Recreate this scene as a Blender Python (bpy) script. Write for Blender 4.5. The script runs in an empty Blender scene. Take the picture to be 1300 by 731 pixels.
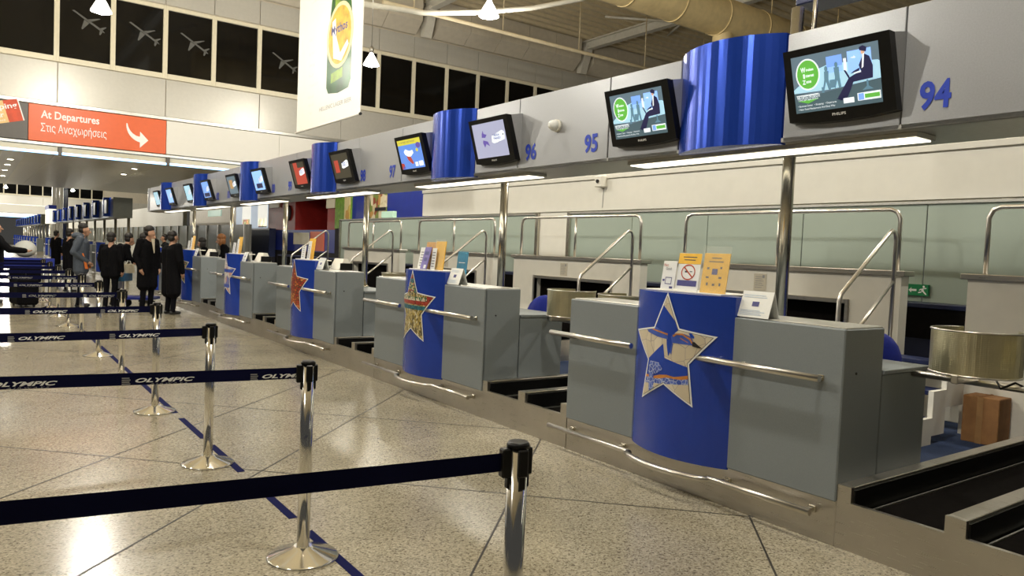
import bpy, bmesh, math, random
from mathutils import Vector, Matrix
random.seed(7)
S = bpy.context.scene
COL = S.collection

# ------------------------------------------------------------------ camera
F_PX, CAM_H = 949.75, 1.58
YAW, PIT, ROL = .62694, .045507, .042231
def _axes():
    fwd = Vector((math.sin(YAW)*math.cos(PIT), math.cos(YAW)*math.cos(PIT), -math.sin(PIT)))
    r0 = Vector((math.cos(YAW), -math.sin(YAW), 0)); u0 = r0.cross(fwd)
    r = r0*math.cos(ROL) + u0*math.sin(ROL); u = u0*math.cos(ROL) - r0*math.sin(ROL)
    return r, u, fwd
CR, CU, CF = _axes()
cam = bpy.data.cameras.new('camera'); cam.sensor_width = 36; cam.lens = 36*F_PX/1300
cam.clip_start = .05; cam.clip_end = 500
camo = bpy.data.objects.new('camera', cam); COL.objects.link(camo)
camo.matrix_world = Matrix(((CR.x, CU.x, -CF.x, 0), (CR.y, CU.y, -CF.y, 0), (CR.z, CU.z, -CF.z, CAM_H), (0, 0, 0, 1)))
S.camera = camo
def on(px, py, ax, v):
    """point of the photograph's pixel on the plane axis = v"""
    d = CR*((px-650)/F_PX) - CU*((py-365.5)/F_PX) + CF
    o = Vector((0, 0, CAM_H)); return o + d*((v-o[ax])/d[ax])

# ------------------------------------------------------------------ world, exposure
W = bpy.data.worlds.new('world'); S.world = W; W.use_nodes = True
bg = W.node_tree.nodes['Background']; bg.inputs[0].default_value = (.95, .92, .84, 1); bg.inputs[1].default_value = .055
S.view_settings.view_transform = 'Standard'; S.view_settings.look = 'None'
S.view_settings.exposure = 0.0; S.view_settings.gamma = 1; S.view_settings.use_curve_mapping = False
LAMP_W = 470.0        # hall pendants
DOWN_W = 110.0         # downlights under the bridge

# ------------------------------------------------------------------ materials
MATS = {}
def mat(name, col, rough=.5, metal=0., noise=0., nscale=20., bump=0., emit=0., spec=.5, alpha=1., trans=0., coat=0.):
    if name in MATS: return MATS[name]
    m = bpy.data.materials.new(name); m.use_nodes = True; nt = m.node_tree; b = nt.nodes['Principled BSDF']
    col = tuple(col) + (1,)
    b.inputs['Base Color'].default_value = col; b.inputs['Roughness'].default_value = rough
    b.inputs['Metallic'].default_value = metal; b.inputs['Specular IOR Level'].default_value = spec
    b.inputs['Alpha'].default_value = alpha; b.inputs['Transmission Weight'].default_value = trans
    b.inputs['Coat Weight'].default_value = coat; b.inputs['Coat Roughness'].default_value = .05
    if emit: b.inputs['Emission Color'].default_value = col; b.inputs['Emission Strength'].default_value = emit
    if noise or bump:
        tc = nt.nodes.new('ShaderNodeTexCoord'); n = nt.nodes.new('ShaderNodeTexNoise')
        n.inputs['Scale'].default_value = nscale; n.inputs['Detail'].default_value = 4
        nt.links.new(tc.outputs['Object'], n.inputs['Vector'])
        if noise:
            r = nt.nodes.new('ShaderNodeValToRGB')
            r.color_ramp.elements[0].position = .3; r.color_ramp.elements[1].position = .7
            r.color_ramp.elements[0].color = tuple(max(0, c*(1-noise)) for c in col[:3]) + (1,)
            r.color_ramp.elements[1].color = tuple(min(1, c*(1+noise)) for c in col[:3]) + (1,)
            nt.links.new(n.outputs['Fac'], r.inputs['Fac']); nt.links.new(r.outputs['Color'], b.inputs['Base Color'])
        if bump:
            bp = nt.nodes.new('ShaderNodeBump'); bp.inputs['Strength'].default_value = bump; bp.inputs['Distance'].default_value = .01
            nt.links.new(n.outputs['Fac'], bp.inputs['Height']); nt.links.new(bp.outputs['Normal'], b.inputs['Normal'])
    MATS[name] = m; return m
def brushed(name, col, rough, axis, stretch=60.):
    m = mat(name, col, rough, 1.); nt = m.node_tree; b = nt.nodes['Principled BSDF']
    tc = nt.nodes.new('ShaderNodeTexCoord'); mp = nt.nodes.new('ShaderNodeMapping'); n = nt.nodes.new('ShaderNodeTexNoise')
    s = [stretch]*3; s[axis] = 1.5; mp.inputs['Scale'].default_value = s; n.inputs['Scale'].default_value = 4; n.inputs['Detail'].default_value = 3
    nt.links.new(tc.outputs['Object'], mp.inputs['Vector']); nt.links.new(mp.outputs[0], n.inputs['Vector'])
    mr = nt.nodes.new('ShaderNodeMapRange'); mr.inputs[3].default_value = max(.02, rough-.1); mr.inputs[4].default_value = rough+.12
    nt.links.new(n.outputs['Fac'], mr.inputs[0]); nt.links.new(mr.outputs[0], b.inputs['Roughness'])
    n2 = nt.nodes.new('ShaderNodeTexNoise'); n2.inputs['Scale'].default_value = 3.; n2.inputs['Detail'].default_value = 5
    nt.links.new(tc.outputs['Object'], n2.inputs['Vector']); r = nt.nodes.new('ShaderNodeValToRGB')
    r.color_ramp.elements[0].color = tuple(c*.8 for c in col)+(1,); r.color_ramp.elements[1].color = tuple(min(1, c*1.12) for c in col)+(1,)
    nt.links.new(n2.outputs['Fac'], r.inputs['Fac']); nt.links.new(r.outputs['Color'], b.inputs['Base Color'])
    return m
def cell(name, cols, scale, rough=.4, rand=1., emit=0., lines=None, lw=.03, sc=(1, 1, 1)):
    """patchwork of irregular cells (mosaic, marbled print)"""
    m = mat(name, cols[0], rough); nt = m.node_tree; b = nt.nodes['Principled BSDF']
    tc = nt.nodes.new('ShaderNodeTexCoord'); mp = nt.nodes.new('ShaderNodeMapping'); mp.inputs['Scale'].default_value = sc
    v = nt.nodes.new('ShaderNodeTexVoronoi'); v.inputs['Scale'].default_value = scale; v.inputs['Randomness'].default_value = rand
    nt.links.new(tc.outputs['Object'], mp.inputs[0]); nt.links.new(mp.outputs[0], v.inputs['Vector'])
    sx = nt.nodes.new('ShaderNodeSeparateColor'); nt.links.new(v.outputs['Color'], sx.inputs[0])
    r = nt.nodes.new('ShaderNodeValToRGB'); r.color_ramp.interpolation = 'CONSTANT'
    n = len(cols)
    while len(r.color_ramp.elements) < n: r.color_ramp.elements.new(.5)
    for i, c in enumerate(cols): r.color_ramp.elements[i].position = i/n; r.color_ramp.elements[i].color = tuple(c)+(1,)
    nt.links.new(sx.outputs[0], r.inputs['Fac']); out = r.outputs['Color']
    if lines:
        v2 = nt.nodes.new('ShaderNodeTexVoronoi'); v2.feature = 'DISTANCE_TO_EDGE'; v2.inputs['Scale'].default_value = scale; v2.inputs['Randomness'].default_value = rand
        nt.links.new(mp.outputs[0], v2.inputs['Vector']); lt = nt.nodes.new('ShaderNodeMath'); lt.operation = 'LESS_THAN'; lt.inputs[1].default_value = lw
        nt.links.new(v2.outputs['Distance'], lt.inputs[0]); mx = nt.nodes.new('ShaderNodeMix'); mx.data_type = 'RGBA'
        nt.links.new(lt.outputs[0], mx.inputs[0]); nt.links.new(out, mx.inputs[6]); mx.inputs[7].default_value = tuple(lines)+(1,); out = mx.outputs[2]
    nt.links.new(out, b.inputs['Base Color'])
    if emit: nt.links.new(out, b.inputs['Emission Color']); b.inputs['Emission Strength'].default_value = emit
    return m

def terrazzo():
    m = mat('terrazzo', (.40, .36, .27), .16); nt = m.node_tree; b = nt.nodes['Principled BSDF']; L = nt.links
    tc = nt.nodes.new('ShaderNodeTexCoord')
    v1 = nt.nodes.new('ShaderNodeTexVoronoi'); v1.inputs['Scale'].default_value = 120; v1.voronoi_dimensions = '2D'
    L.new(tc.outputs['Object'], v1.inputs['Vector']); sc = nt.nodes.new('ShaderNodeSeparateColor'); L.new(v1.outputs['Color'], sc.inputs[0])
    n1 = nt.nodes.new('ShaderNodeTexNoise'); n1.inputs['Scale'].default_value = 45; n1.inputs['Detail'].default_value = 3
    L.new(tc.outputs['Object'], n1.inputs['Vector'])
    ad = nt.nodes.new('ShaderNodeMath'); ad.operation = 'ADD'; L.new(sc.outputs[0], ad.inputs[0])
    sb = nt.nodes.new('ShaderNodeMath'); sb.operation = 'MULTIPLY_ADD'; L.new(n1.outputs['Fac'], sb.inputs[0]); sb.inputs[1].default_value = 1.2; sb.inputs[2].default_value = -.6; L.new(sb.outputs[0], ad.inputs[1])
    r = nt.nodes.new('ShaderNodeValToRGB'); e = r.color_ramp.elements
    e[0].position = .02; e[0].color = (.10, .085, .06, 1); e[1].position = .95; e[1].color = (.37, .34, .26, 1)
    for p_, c_ in ((.10, (.19, .165, .115, 1)), (.30, (.25, .225, .165, 1)), (.7, (.30, .275, .205, 1))): e.new(p_).color = c_
    L.new(ad.outputs[0], r.inputs['Fac'])
    n2 = nt.nodes.new('ShaderNodeTexNoise'); n2.inputs['Scale'].default_value = .9; n2.inputs['Detail'].default_value = 4
    L.new(tc.outputs['Object'], n2.inputs['Vector'])
    r2 = nt.nodes.new('ShaderNodeValToRGB'); r2.color_ramp.elements[0].color = (.98, .96, .93, 1); r2.color_ramp.elements[1].color = (1.25, 1.23, 1.20, 1)
    r2.color_ramp.elements[0].position = .35; r2.color_ramp.elements[1].position = .65
    L.new(n2.outputs['Fac'], r2.inputs['Fac'])
    mx = nt.nodes.new('ShaderNodeMix'); mx.data_type = 'RGBA'; mx.blend_type = 'MULTIPLY'; mx.inputs[0].default_value = 1
    L.new(r.outputs['Color'], mx.inputs[6]); L.new(r2.outputs['Color'], mx.inputs[7]); L.new(mx.outputs[2], b.inputs['Base Color'])
    n3 = nt.nodes.new('ShaderNodeTexNoise'); n3.inputs['Scale'].default_value = 2.2; n3.inputs['Detail'].default_value = 6
    L.new(tc.outputs['Object'], n3.inputs['Vector'])
    mr = nt.nodes.new('ShaderNodeMapRange'); mr.inputs[3].default_value = .14; mr.inputs[4].default_value = .28
    L.new(n3.outputs['Fac'], mr.inputs[0]); L.new(mr.outputs[0], b.inputs['Roughness'])
    b.inputs['Specular IOR Level'].default_value = .5
    return m

M = dict(
    floor=terrazzo(),
    steel=brushed('brushed_steel', (.60, .57, .52), .30, 1),
    steelv=brushed('brushed_steel_upright', (.60, .57, .49), .22, 2),
    chrome=mat('polished_steel', (.86, .85, .82), .12, 1., noise=.03, nscale=4),
    rail=mat('satin_steel_tube', (.64, .61, .56), .28, 1., noise=.1, nscale=9),
    grey=mat('grey_laminate', (.205, .23, .24), .42, noise=.05, nscale=160, bump=.03),
        blue=mat('blue_gloss_panel', (.010, .043, .33), .25, noise=.08, nscale=3, coat=.2),
    drum=mat('blue_gloss_metal', (.016, .065, .48), .24, .55, noise=.06, nscale=3, coat=.15),
    fascia=mat('silver_fascia', (.42, .43, .45), .30, .35, noise=.05, nscale=120),
    alum=mat('aluminium_trim', (.55, .54, .50), .35, .9, noise=.06, nscale=30),
    black=mat('black_plastic', (.006, .006, .006), .34, noise=.2, nscale=40, spec=.25),
    blackm=mat('black_matte', (.006, .005, .005), .75, noise=.25, nscale=30, spec=.1),
    rubber=mat('belt_rubber', (.006, .005, .0045), .8, noise=.3, nscale=25, spec=.03),
    navy=mat('navy_webbing', (.003, .004, .030), .8, noise=.15, nscale=200, spec=.1),
    navyp=mat('navy_panel', (.012, .02, .075), .4, noise=.1, nscale=10),
    white=mat('white_panel', (.80, .77, .68), .45, noise=.02, nscale=8),
    wall=mat('warm_white_wall', (.82, .80, .72), .5, noise=.02, nscale=6),
    card=mat('white_card', (.82, .83, .80), .6, noise=.02, nscale=30),
    clad=mat('grey_cladding', (.56, .54, .48), .33, .15, noise=.03, nscale=10),
    cladd=mat('grey_bulkhead', (.60, .54, .43), .5, noise=.05, nscale=6),
    wframe=mat('cream_window_frame', (.80, .74, .56), .4, noise=.03, nscale=10),
    nightglass=mat('dark_window_glass', (.004, .004, .004), .06, noise=.3, nscale=1, spec=.3),
    gglass=mat('green_grey_glass', (.40, .47, .41), .32, noise=.04, nscale=.6, spec=.3),
    soffit=mat('soffit_panel', (.66, .62, .48), .28, .0, noise=.04, nscale=3),
    roof=mat('roof_deck', (.70, .60, .40), .55, noise=.08, nscale=4),
    slat=mat('roof_slat', (.70, .60, .40), .55, noise=.08, nscale=4),
    beam=mat('roof_beam', (.66, .63, .54), .5, noise=.06, nscale=6),
    duct=mat('duct_fabric', (.80, .64, .34), .6, noise=.08, nscale=5, bump=.2),
    orange=mat('orange_sign', (.80, .13, .025), .4, noise=.03, nscale=8),
    greysign=mat('grey_sign', (.11, .10, .09), .45, noise=.06, nscale=8),
    plainwhite=mat('cream_white_sheet', (.86, .84, .77), .5, noise=.01, nscale=6),
    lightwhite=mat('backlit_white', (1., .97, .86), .5, emit=.75, noise=0.0),
    ink=mat('white_ink', (.92, .92, .90), .5, noise=.02, nscale=30),
    inkg=mat('grey_ink', (.30, .30, .30), .6, noise=.05, nscale=30),
    bluenum=mat('blue_numeral', (.015, .05, .52), .4, noise=.05, nscale=20),
    led=mat('led_strip', (.30, .60, 1.), .4, emit=3.),
    bulb=mat('lamp_bulb', (1., .93, .78), .4, emit=60.),
    spot=mat('downlight_lens', (1., .93, .75), .4, emit=14.),
    tube=mat('fluorescent_louvre', (1., .93, .74), .4, emit=3.),
    carpet=mat('blue_carpet', (.012, .03, .09), .95, noise=.35, nscale=90),
    carton=mat('cardboard', (.27, .13, .045), .8, noise=.15, nscale=12),
    yellow=mat('yellow_leaflet', (.86, .50, .04), .45, noise=.08, nscale=20),
    acrylic=mat('clear_acrylic', (.80, .82, .74), .08, alpha=.10),
    tape=mat('blue_floor_tape', (.006, .008, .060), .85, noise=.1, nscale=40, spec=.08),
    joint=mat('floor_joint', (.025, .022, .018), .6, noise=.2, nscale=30),
    exitg=mat('exit_green', (.012, .24, .085), .4, noise=.05, nscale=20),
    chair=mat('chair_blue', (.015, .035, .45), .5, noise=.1, nscale=60),
    skin=mat('skin', (.45, .25, .16), .5, noise=.06, nscale=20),
    hair=mat('dark_hair', (.012, .009, .007), .55, noise=.4, nscale=60, bump=.4),
    redhair=mat('red_blond_hair', (.30, .12, .035), .5, noise=.35, nscale=60, bump=.4),
    coat=mat('black_coat', (.004, .004, .005), .85, noise=.25, nscale=40, spec=.1),
    trouser=mat('dark_trousers', (.004, .004, .006), .85, noise=.25, nscale=40, spec=.1),
    jacket=mat('blue_grey_jacket', (.06, .075, .10), .75, noise=.12, nscale=30),
    orangef=mat('orange_fabric', (.65, .16, .02), .7, noise=.1, nscale=30),
    shirt=mat('cream_shirt', (.62, .55, .40), .7, noise=.08, nscale=30),
    shoe=mat('black_shoe', (.01, .01, .01), .35, noise=.2, nscale=30),
    red=mat('shop_red', (.34, .018, .012), .45, noise=.1, nscale=5),
    shopblue=mat('shop_blue', (.012, .03, .30), .4, noise=.08, nscale=3),
    green=mat('poster_green', (.16, .30, .03), .5, noise=.3, nscale=8),
    dark=mat('shop_dark', (.012, .010, .014), .7, noise=.2, nscale=4),
    teal=mat('teal_leaflet', (.04, .22, .36), .4, noise=.2, nscale=12),
    violet=mat('violet_leaflet', (.16, .13, .42), .4, noise=.2, nscale=12),
)

M['greyd'] = M['grey']      # one laminate all round the counters
for _n in ('blue_gloss_metal', 'silver_fascia'):
    _nt = MATS[_n].node_tree; _b = _nt.nodes['Principled BSDF']; _t = _nt.nodes.new('ShaderNodeTangent'); _t.direction_type = 'RADIAL'; _t.axis = 'Z'
    _nt.links.new(_t.outputs[0], _b.inputs['Tangent']); _b.inputs['Anisotropic'].default_value = .8 if _n[0] == 'b' else .4; _b.inputs['Anisotropic Rotation'].default_value = .25
# ------------------------------------------------------------------ mesh builder
class MB:
    def __init__(self): self.v = []; self.f = []; self.m = []; self.s = []
    def face(self, pts, mi=0, sm=False):
        n = len(self.v); self.v += [tuple(p) for p in pts]; self.f.append(list(range(n, n+len(pts)))); self.m.append(mi); self.s.append(sm); return self
    def box(self, x0, x1, y0, y1, z0, z1, mi=0):
        n = len(self.v)
        self.v += [(x, y, z) for z in (z0, z1) for y in (y0, y1) for x in (x0, x1)]
        for q in ((0, 2, 3, 1), (4, 5, 7, 6), (0, 1, 5, 4), (2, 6, 7, 3), (0, 4, 6, 2), (1, 3, 7, 5)):
            self.f.append([n+i for i in q]); self.m.append(mi); self.s.append(False)
        return self
    def bbox(self, x0, x1, y0, y1, z0, z1, b=.004, mi=0):
        """box with chamfered edges"""
        n = len(self.v); xs, ys, zs = (x0, x1), (y0, y1), (z0, z1); idx = {}
        for i in (0, 1):
            for j in (0, 1):
                for k in (0, 1):
                    sx, sy, sz = (1-2*i), (1-2*j), (1-2*k); p = (xs[i], ys[j], zs[k])
                    for a in range(3):
                        q = [p[0]+sx*b, p[1]+sy*b, p[2]+sz*b]; q[a] = p[a]
                        idx[(i, j, k, a)] = len(self.v); self.v.append(tuple(q))
        def add(l):
            self.f.append(l); self.m.append(mi); self.s.append(False)
        I = lambda i, j, k, a: idx[(i, j, k, a)]
        for a in range(3):
            for s in (0, 1):
                c = []
                for (u, w) in ((0, 0), (1, 0), (1, 1), (0, 1)):
                    t = [0, 0, 0]; t[a] = s; t[(a+1) % 3] = u; t[(a+2) % 3] = w; c.append(I(*t, a))
                add(c if s else c[::-1])
        for a in range(3):           # edges parallel to axis a
            b1, b2 = (a+1) % 3, (a+2) % 3
            for u in (0, 1):
                for w in (0, 1):
                    t0 = [0, 0, 0]; t0[b1] = u; t0[b2] = w; t1 = t0[:]; t1[a] = 1
                    l = [I(*t0, b1), I(*t1, b1), I(*t1, b2), I(*t0, b2)]
                    add(l if (u != w) else l[::-1])
        for i in (0, 1):
            for j in (0, 1):
                for k in (0, 1):
                    l = [I(i, j, k, 0), I(i, j, k, 1), I(i, j, k, 2)]
                    add(l if (i+j+k) % 2 else l[::-1])
        return self
    def prism(self, poly, axis, a0, a1, mi=0):
        """polygon in the plane normal to axis, extruded from a0 to a1"""
        def P(p, a):
            q = list(p); q.insert(axis, a); return tuple(q)
        n = len(poly)
        self.face([P(p, a0) for p in poly], mi); self.face([P(p, a1) for p in poly][::-1], mi)
        for i in range(n):
            j = (i+1) % n; self.face([P(poly[i], a0), P(poly[i], a1), P(poly[j], a1), P(poly[j], a0)], mi)
        return self
    def tube(self, pts, r, seg=10, mi=0, closed=False, cap=True):
        pts = [Vector(p) for p in pts]; n = len(pts); rings = []; rr = r if isinstance(r, (list, tuple)) else [r]*n
        up = None
        for i, p in enumerate(pts):
            if closed: t = (pts[(i+1) % n]-pts[i-1]).normalized()
            else:
                a = (pts[i]-pts[i-1]).normalized() if i else None; b = (pts[i+1]-pts[i]).normalized() if i < n-1 else None
                t = (a+b).normalized() if a and b else (a or b)
            if up is None:
                up = Vector((0, 0, 1)) if abs(t.z) < .9 else Vector((1, 0, 0))
            s = t.cross(up)
            if s.length < 1e-6: s = t.cross(Vector((0, 1, 0)))
            s.normalize(); up = s.cross(t).normalized()
            k = len(self.v)
            self.v += [tuple(p + (s*math.cos(2*math.pi*j/seg) + up*math.sin(2*math.pi*j/seg))*rr[i]) for j in range(seg)]
            rings.append(k)
        for i in range(n if closed else n-1):
            a, b = rings[i], rings[(i+1) % n]
            for j in range(seg):
                self.f.append([a+j, a+(j+1) % seg, b+(j+1) % seg, b+j]); self.m.append(mi); self.s.append(True)
        if cap and not closed:
            self.f.append([rings[0]+j for j in range(seg)][::-1]); self.m.append(mi); self.s.append(False)
            self.f.append([rings[-1]+j for j in range(seg)]); self.m.append(mi); self.s.append(False)
        return self
    def lathe(self, prof, seg=32, mi=0, c=(0, 0, 0), cap=True):
        rings = []
        for (r, z) in prof:
            rings.append(len(self.v))
            self.v += [(c[0]+r*math.cos(2*math.pi*j/seg), c[1]+r*math.sin(2*math.pi*j/seg), c[2]+z) for j in range(seg)]
        for a, b in zip(rings, rings[1:]):
            for j in range(seg):
                self.f.append([a+j, a+(j+1) % seg, b+(j+1) % seg, b+j]); self.m.append(mi); self.s.append(True)
        if cap:
            self.f.append([rings[0]+j for j in range(seg)][::-1]); self.m.append(mi); self.s.append(False)
            self.f.append([rings[-1]+j for j in range(seg)]); self.m.append(mi); self.s.append(False)
        return self
    def sphere(self, c, r, seg=16, ring=10, mi=0):
        rx, ry, rz = r if isinstance(r, (tuple, list)) else (r, r, r)
        n0 = len(self.v)
        self.v.append((c[0], c[1], c[2]+rz))
        for i in range(1, ring):
            t = math.pi*i/ring
            self.v += [(c[0]+rx*math.sin(t)*math.cos(2*math.pi*j/seg), c[1]+ry*math.sin(t)*math.sin(2*math.pi*j/seg), c[2]+rz*math.cos(t)) for j in range(seg)]
        self.v.append((c[0], c[1], c[2]-rz)); e = len(self.v)-1
        def add(l): self.f.append(l); self.m.append(mi); self.s.append(True)
        for j in range(seg):
            add([n0, n0+1+j, n0+1+(j+1) % seg]); b = n0+1+(ring-2)*seg; add([e, b+(j+1) % seg, b+j])
        for i in range(ring-2):
            a = n0+1+i*seg; b = a+seg
            for j in range(seg): add([a+j, b+j, b+(j+1) % seg, a+(j+1) % seg])
        return self
    def mesh(self, name, mats):
        me = bpy.data.meshes.new(name); me.from_pydata(self.v, [], self.f)
        mats = mats if isinstance(mats, (list, tuple)) else [mats]
        for m in mats: me.materials.append(M[m] if isinstance(m, str) else m)
        me.polygons.foreach_set('material_index', self.m); me.polygons.foreach_set('use_smooth', self.s); me.update()
        return me
def link(name, me, parent=None, loc=(0, 0, 0), rot=(0, 0, 0)):
    o = bpy.data.objects.new(name, me); COL.objects.link(o); o.location = loc; o.rotation_euler = rot
    if parent: o.parent = parent
    return o
def part(name, mb, mats, parent=None, loc=(0, 0, 0), rot=(0, 0, 0), label=None, kind=None):
    o = link(name, mb.mesh(name, mats), parent, loc, rot)
    if label: o['label'] = label
    if kind: o['kind'] = kind
    return o
def tag(o, label, cat, group=None, kind=None):
    o['label'] = label; o['category'] = cat
    if group: o['group'] = group
    if kind: o['kind'] = kind
    return o
def thing(name, label, cat, loc=(0, 0, 0), rz=0., group=None, kind=None):
    o = link(name, None, None, loc, (0, 0, rz)); o.empty_display_size = .2; return tag(o, label, cat, group, kind)
def struct(name, mb, mats, label, cat='structure', loc=(0, 0, 0)):
    o = part(name, mb, mats, None, loc); return tag(o, label, cat, None, 'structure')
KIDS = {}
def copy_tree(o, parent=None, skip=()):
    c = o.copy(); COL.objects.link(c)
    if parent is not None: c.parent = parent
    for ch in [x for x in o.children]:
        if ch.name.split('.')[0] in skip: continue
        copy_tree(ch, c, skip)
    return c
_TC = {}
def text_mesh(body, mname, size=1., shear=0., bold=0., align='LEFT', spacing=1.):
    key = (body, mname, shear, bold, align, spacing, size)
    if key in _TC: return _TC[key]
    cu = bpy.data.curves.new('lettering', 'FONT'); cu.body = body; cu.size = size; cu.shear = shear; cu.offset = bold; cu.align_x = align
    cu.space_character = spacing; cu.resolution_u = 3
    o = bpy.data.objects.new('tmp', cu); COL.objects.link(o)
    dg = bpy.context.evaluated_depsgraph_get(); me = bpy.data.meshes.new_from_object(o.evaluated_get(dg))
    bpy.data.objects.remove(o); me.materials.clear(); me.materials.append(M[mname]); me.name = 'lettering'
    _TC[key] = me; return me
ROT_NX = Matrix(((0, 0, -1), (-1, 0, 0), (0, 1, 0)))     # text x -> -Y, y -> Z, facing -X
ROT_NY = Matrix(((1, 0, 0), (0, 0, -1), (0, 1, 0)))      # text x -> +X, y -> Z, facing -Y
def lettering(body, mname, parent, loc, height, width=None, rot=ROT_NX, shear=0., bold=0., spacing=1., name='lettering', extra=None):
    """text whose lower left corner is at loc"""
    me = text_mesh(body, mname, 1., shear, bold, 'LEFT', spacing)
    xs = [v.co.x for v in me.vertices]; ys = [v.co.y for v in me.vertices]
    sy = height/(max(ys)-min(ys)); sx = width/(max(xs)-min(xs)) if width else sy
    o = link(name, me, parent)
    mw = Matrix.Translation(loc) @ (extra or Matrix.Identity(4)) @ rot.to_4x4() @ Matrix.Diagonal((sx, sy, 1, 1)) @ Matrix.Translation((-min(xs), -min(ys), 0))
    o.matrix_local = mw
    return o
def clip(subject, poly):
    """subject polygon cut by a convex counter-clockwise polygon"""
    out = subject[:]
    for i in range(len(poly)):
        a, b = poly[i], poly[(i+1) % len(poly)]; inp, out = out, []
        side = lambda p: (b[0]-a[0])*(p[1]-a[1])-(b[1]-a[1])*(p[0]-a[0])
        for j in range(len(inp)):
            p, q = inp[j-1], inp[j]; sp, sq = side(p), side(q)
            if (sp >= 0) != (sq >= 0):
                t = sp/(sp-sq); out.append((p[0]+(q[0]-p[0])*t, p[1]+(q[1]-p[1])*t))
            if sq >= 0: out.append(q)
        if not out: break
    return out
def ell(cx, cy, rx, ry, n=24, a0=0., a1=2*math.pi):
    return [(cx+rx*math.cos(a0+(a1-a0)*i/n), cy+ry*math.sin(a0+(a1-a0)*i/n)) for i in range(n)]

# ================================================================== THE SETTING
mb = MB(); mb.box(-16, 24, -10, 140, -.2, 0)
floor = struct('floor', mb, 'floor', 'polished speckled beige terrazzo floor of the hall', 'floor')
# joints of the big diagonal slabs (thin inlaid strips)
mj = MB(); mj.box(0, 1, -.006, .006, 0, .0012); jm = mj.mesh('joint_strip', ['joint'])
def joint(a, b):
    o = link('joint_strip', jm, floor); d = Vector((b[0]-a[0], b[1]-a[1], 0)); o.location = (a[0], a[1], 0)
    o.rotation_euler = (0, 0, math.atan2(d.y, d.x)); o.scale = (d.length, 1, 1)
FX = 3.98
for c in (-4.6, -1.13, 1.0, 3.5, 5.15, 8.6, 12.0, 15.5, 19, 22.5, 26): joint((FX-12, FX-12+c), (FX, FX+c))
for c in (6.8, 9.36, 12.8, 16.3, 19.8, 23.2, 26.7): joint((FX, c-FX), (FX-10, c-FX+10))

# bridge building crossing the hall ------------------------------------------------
YB = 26.0
def bridge(Yb, tagtext, first):
    root = []
    s = MB(); s.box(-14, 26, Yb+.06, Yb+.5, 3.97, 11.6)
    w = struct('wall_bridge', s, 'cladd', 'wall of the %s bridge building with grey cladding and a window band' % tagtext, 'wall')
    pm = MB(); pm.bbox(0, 2.945-.02, 0, .05, 0, 1.16, .006); pme = pm.mesh('cladding_panel', ['clad'])
    for i in range(-5, 8): link('cladding_panel', pme, w, (2.02+2.945*i+.01, Yb+.01, 5.47))
    um = MB(); um.bbox(0, 1.47-.02, 0, .05, 0, .78, .006); ume = um.mesh('upper_panel', ['clad'])
    for i in range(-9, 16): link('upper_panel', ume, w, (1.98+1.47*i+.01, Yb+.01, 8.97))
    bm_ = MB(); bm_.prism([(-.6, 11.1), (-.6, 10.2), (-.1, 9.8), (.1, 9.8), (.1, 11.1)], 0, 0, 1.437-.02, 0); bme = bm_.mesh('bulkhead_panel', ['cladd'])
    for g in (-9.6, -1.7, 6.2, 14.1, 22.0):
        for i in range(5): link('bulkhead_panel', bme, w, (g+.36+1.437*i, Yb, 0))
    # ledge under the cladding
    part('ledge', MB().bbox(-14, 26, Yb-.05, Yb+.08, 5.36, 5.46, .006), 'alum', w)
    part('lower_trim', MB().bbox(-14, 26, Yb-.08, Yb+.08, 4.18, 4.26, .006), 'alum', w)
    part('recess', MB().box(-14, 26, Yb+.02, Yb+.08, 4.02, 4.18), 'alum', w)
    return w
wall_bridge = bridge(YB, 'near', True)
wall_far = bridge(121.0, 'far', False)
def windows(Yb, n0, n1, idx0):
    fm = MB()
    w_, h0, h1 = 1.47, 6.65, 8.92
    for (a, b, c, d) in ((0, .07, h0, h1), (w_-.07, w_, h0, h1), (.07, w_-.07, h0, h0+.16), (.07, w_-.07, h1-.12, h1)):
        fm.bbox(a, b, -.04, .06, c, d, .008)
    fme = fm.mesh('window_frame', ['wframe']); pme = MB().box(.06, w_-.06, .03, .05, h0+.1, h1-.1).mesh('pane', ['nightglass'])
    # faint flat grey aeroplane shape on the glass
    pl = MB()
    def poly(pts): pl.face([(x, 0, z) for x, z in pts])
    poly([(-.42, .23), (-.36, .25), (.40, -.20), (.46, -.28), (.36, -.25)])
    poly([(-.06, .03), (.06, -.02), (.34, .12), (.30, .13)])
    poly([(-.10, .02), (.04, -.06), (-.14, -.28), (-.17, -.26)])
    poly([(.30, -.16), (.38, -.2), (.50, -.10), (.46, -.09)])
    poly([(.32, -.2), (.4, -.23), (.33, -.36), (.30, -.34)])
    plm = pl.mesh('aeroplane_shape', [mat('aeroplane_grey', (.10, .10, .09), .5, noise=.1, nscale=10)])
    for k, i in enumerate(range(n0, n1)):
        x = 1.98+1.47*i
        o = thing('window_%d' % (idx0+k), 'dark night window in the cream window band of the bridge building', 'window', (x, Yb, 0), 0, 'windows of the bridge building', 'structure')
        link('window_frame', fme, o); link('pane', pme, o)
        if Yb < 50 and i in (0, 1, 2, 4, -2): link('aeroplane_shape', plm, o, (.85 if i else .8, .02, 8.0-.03*i))
windows(YB, -2, 13, 1)
windows(121.0, -3, 9, 20)

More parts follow.
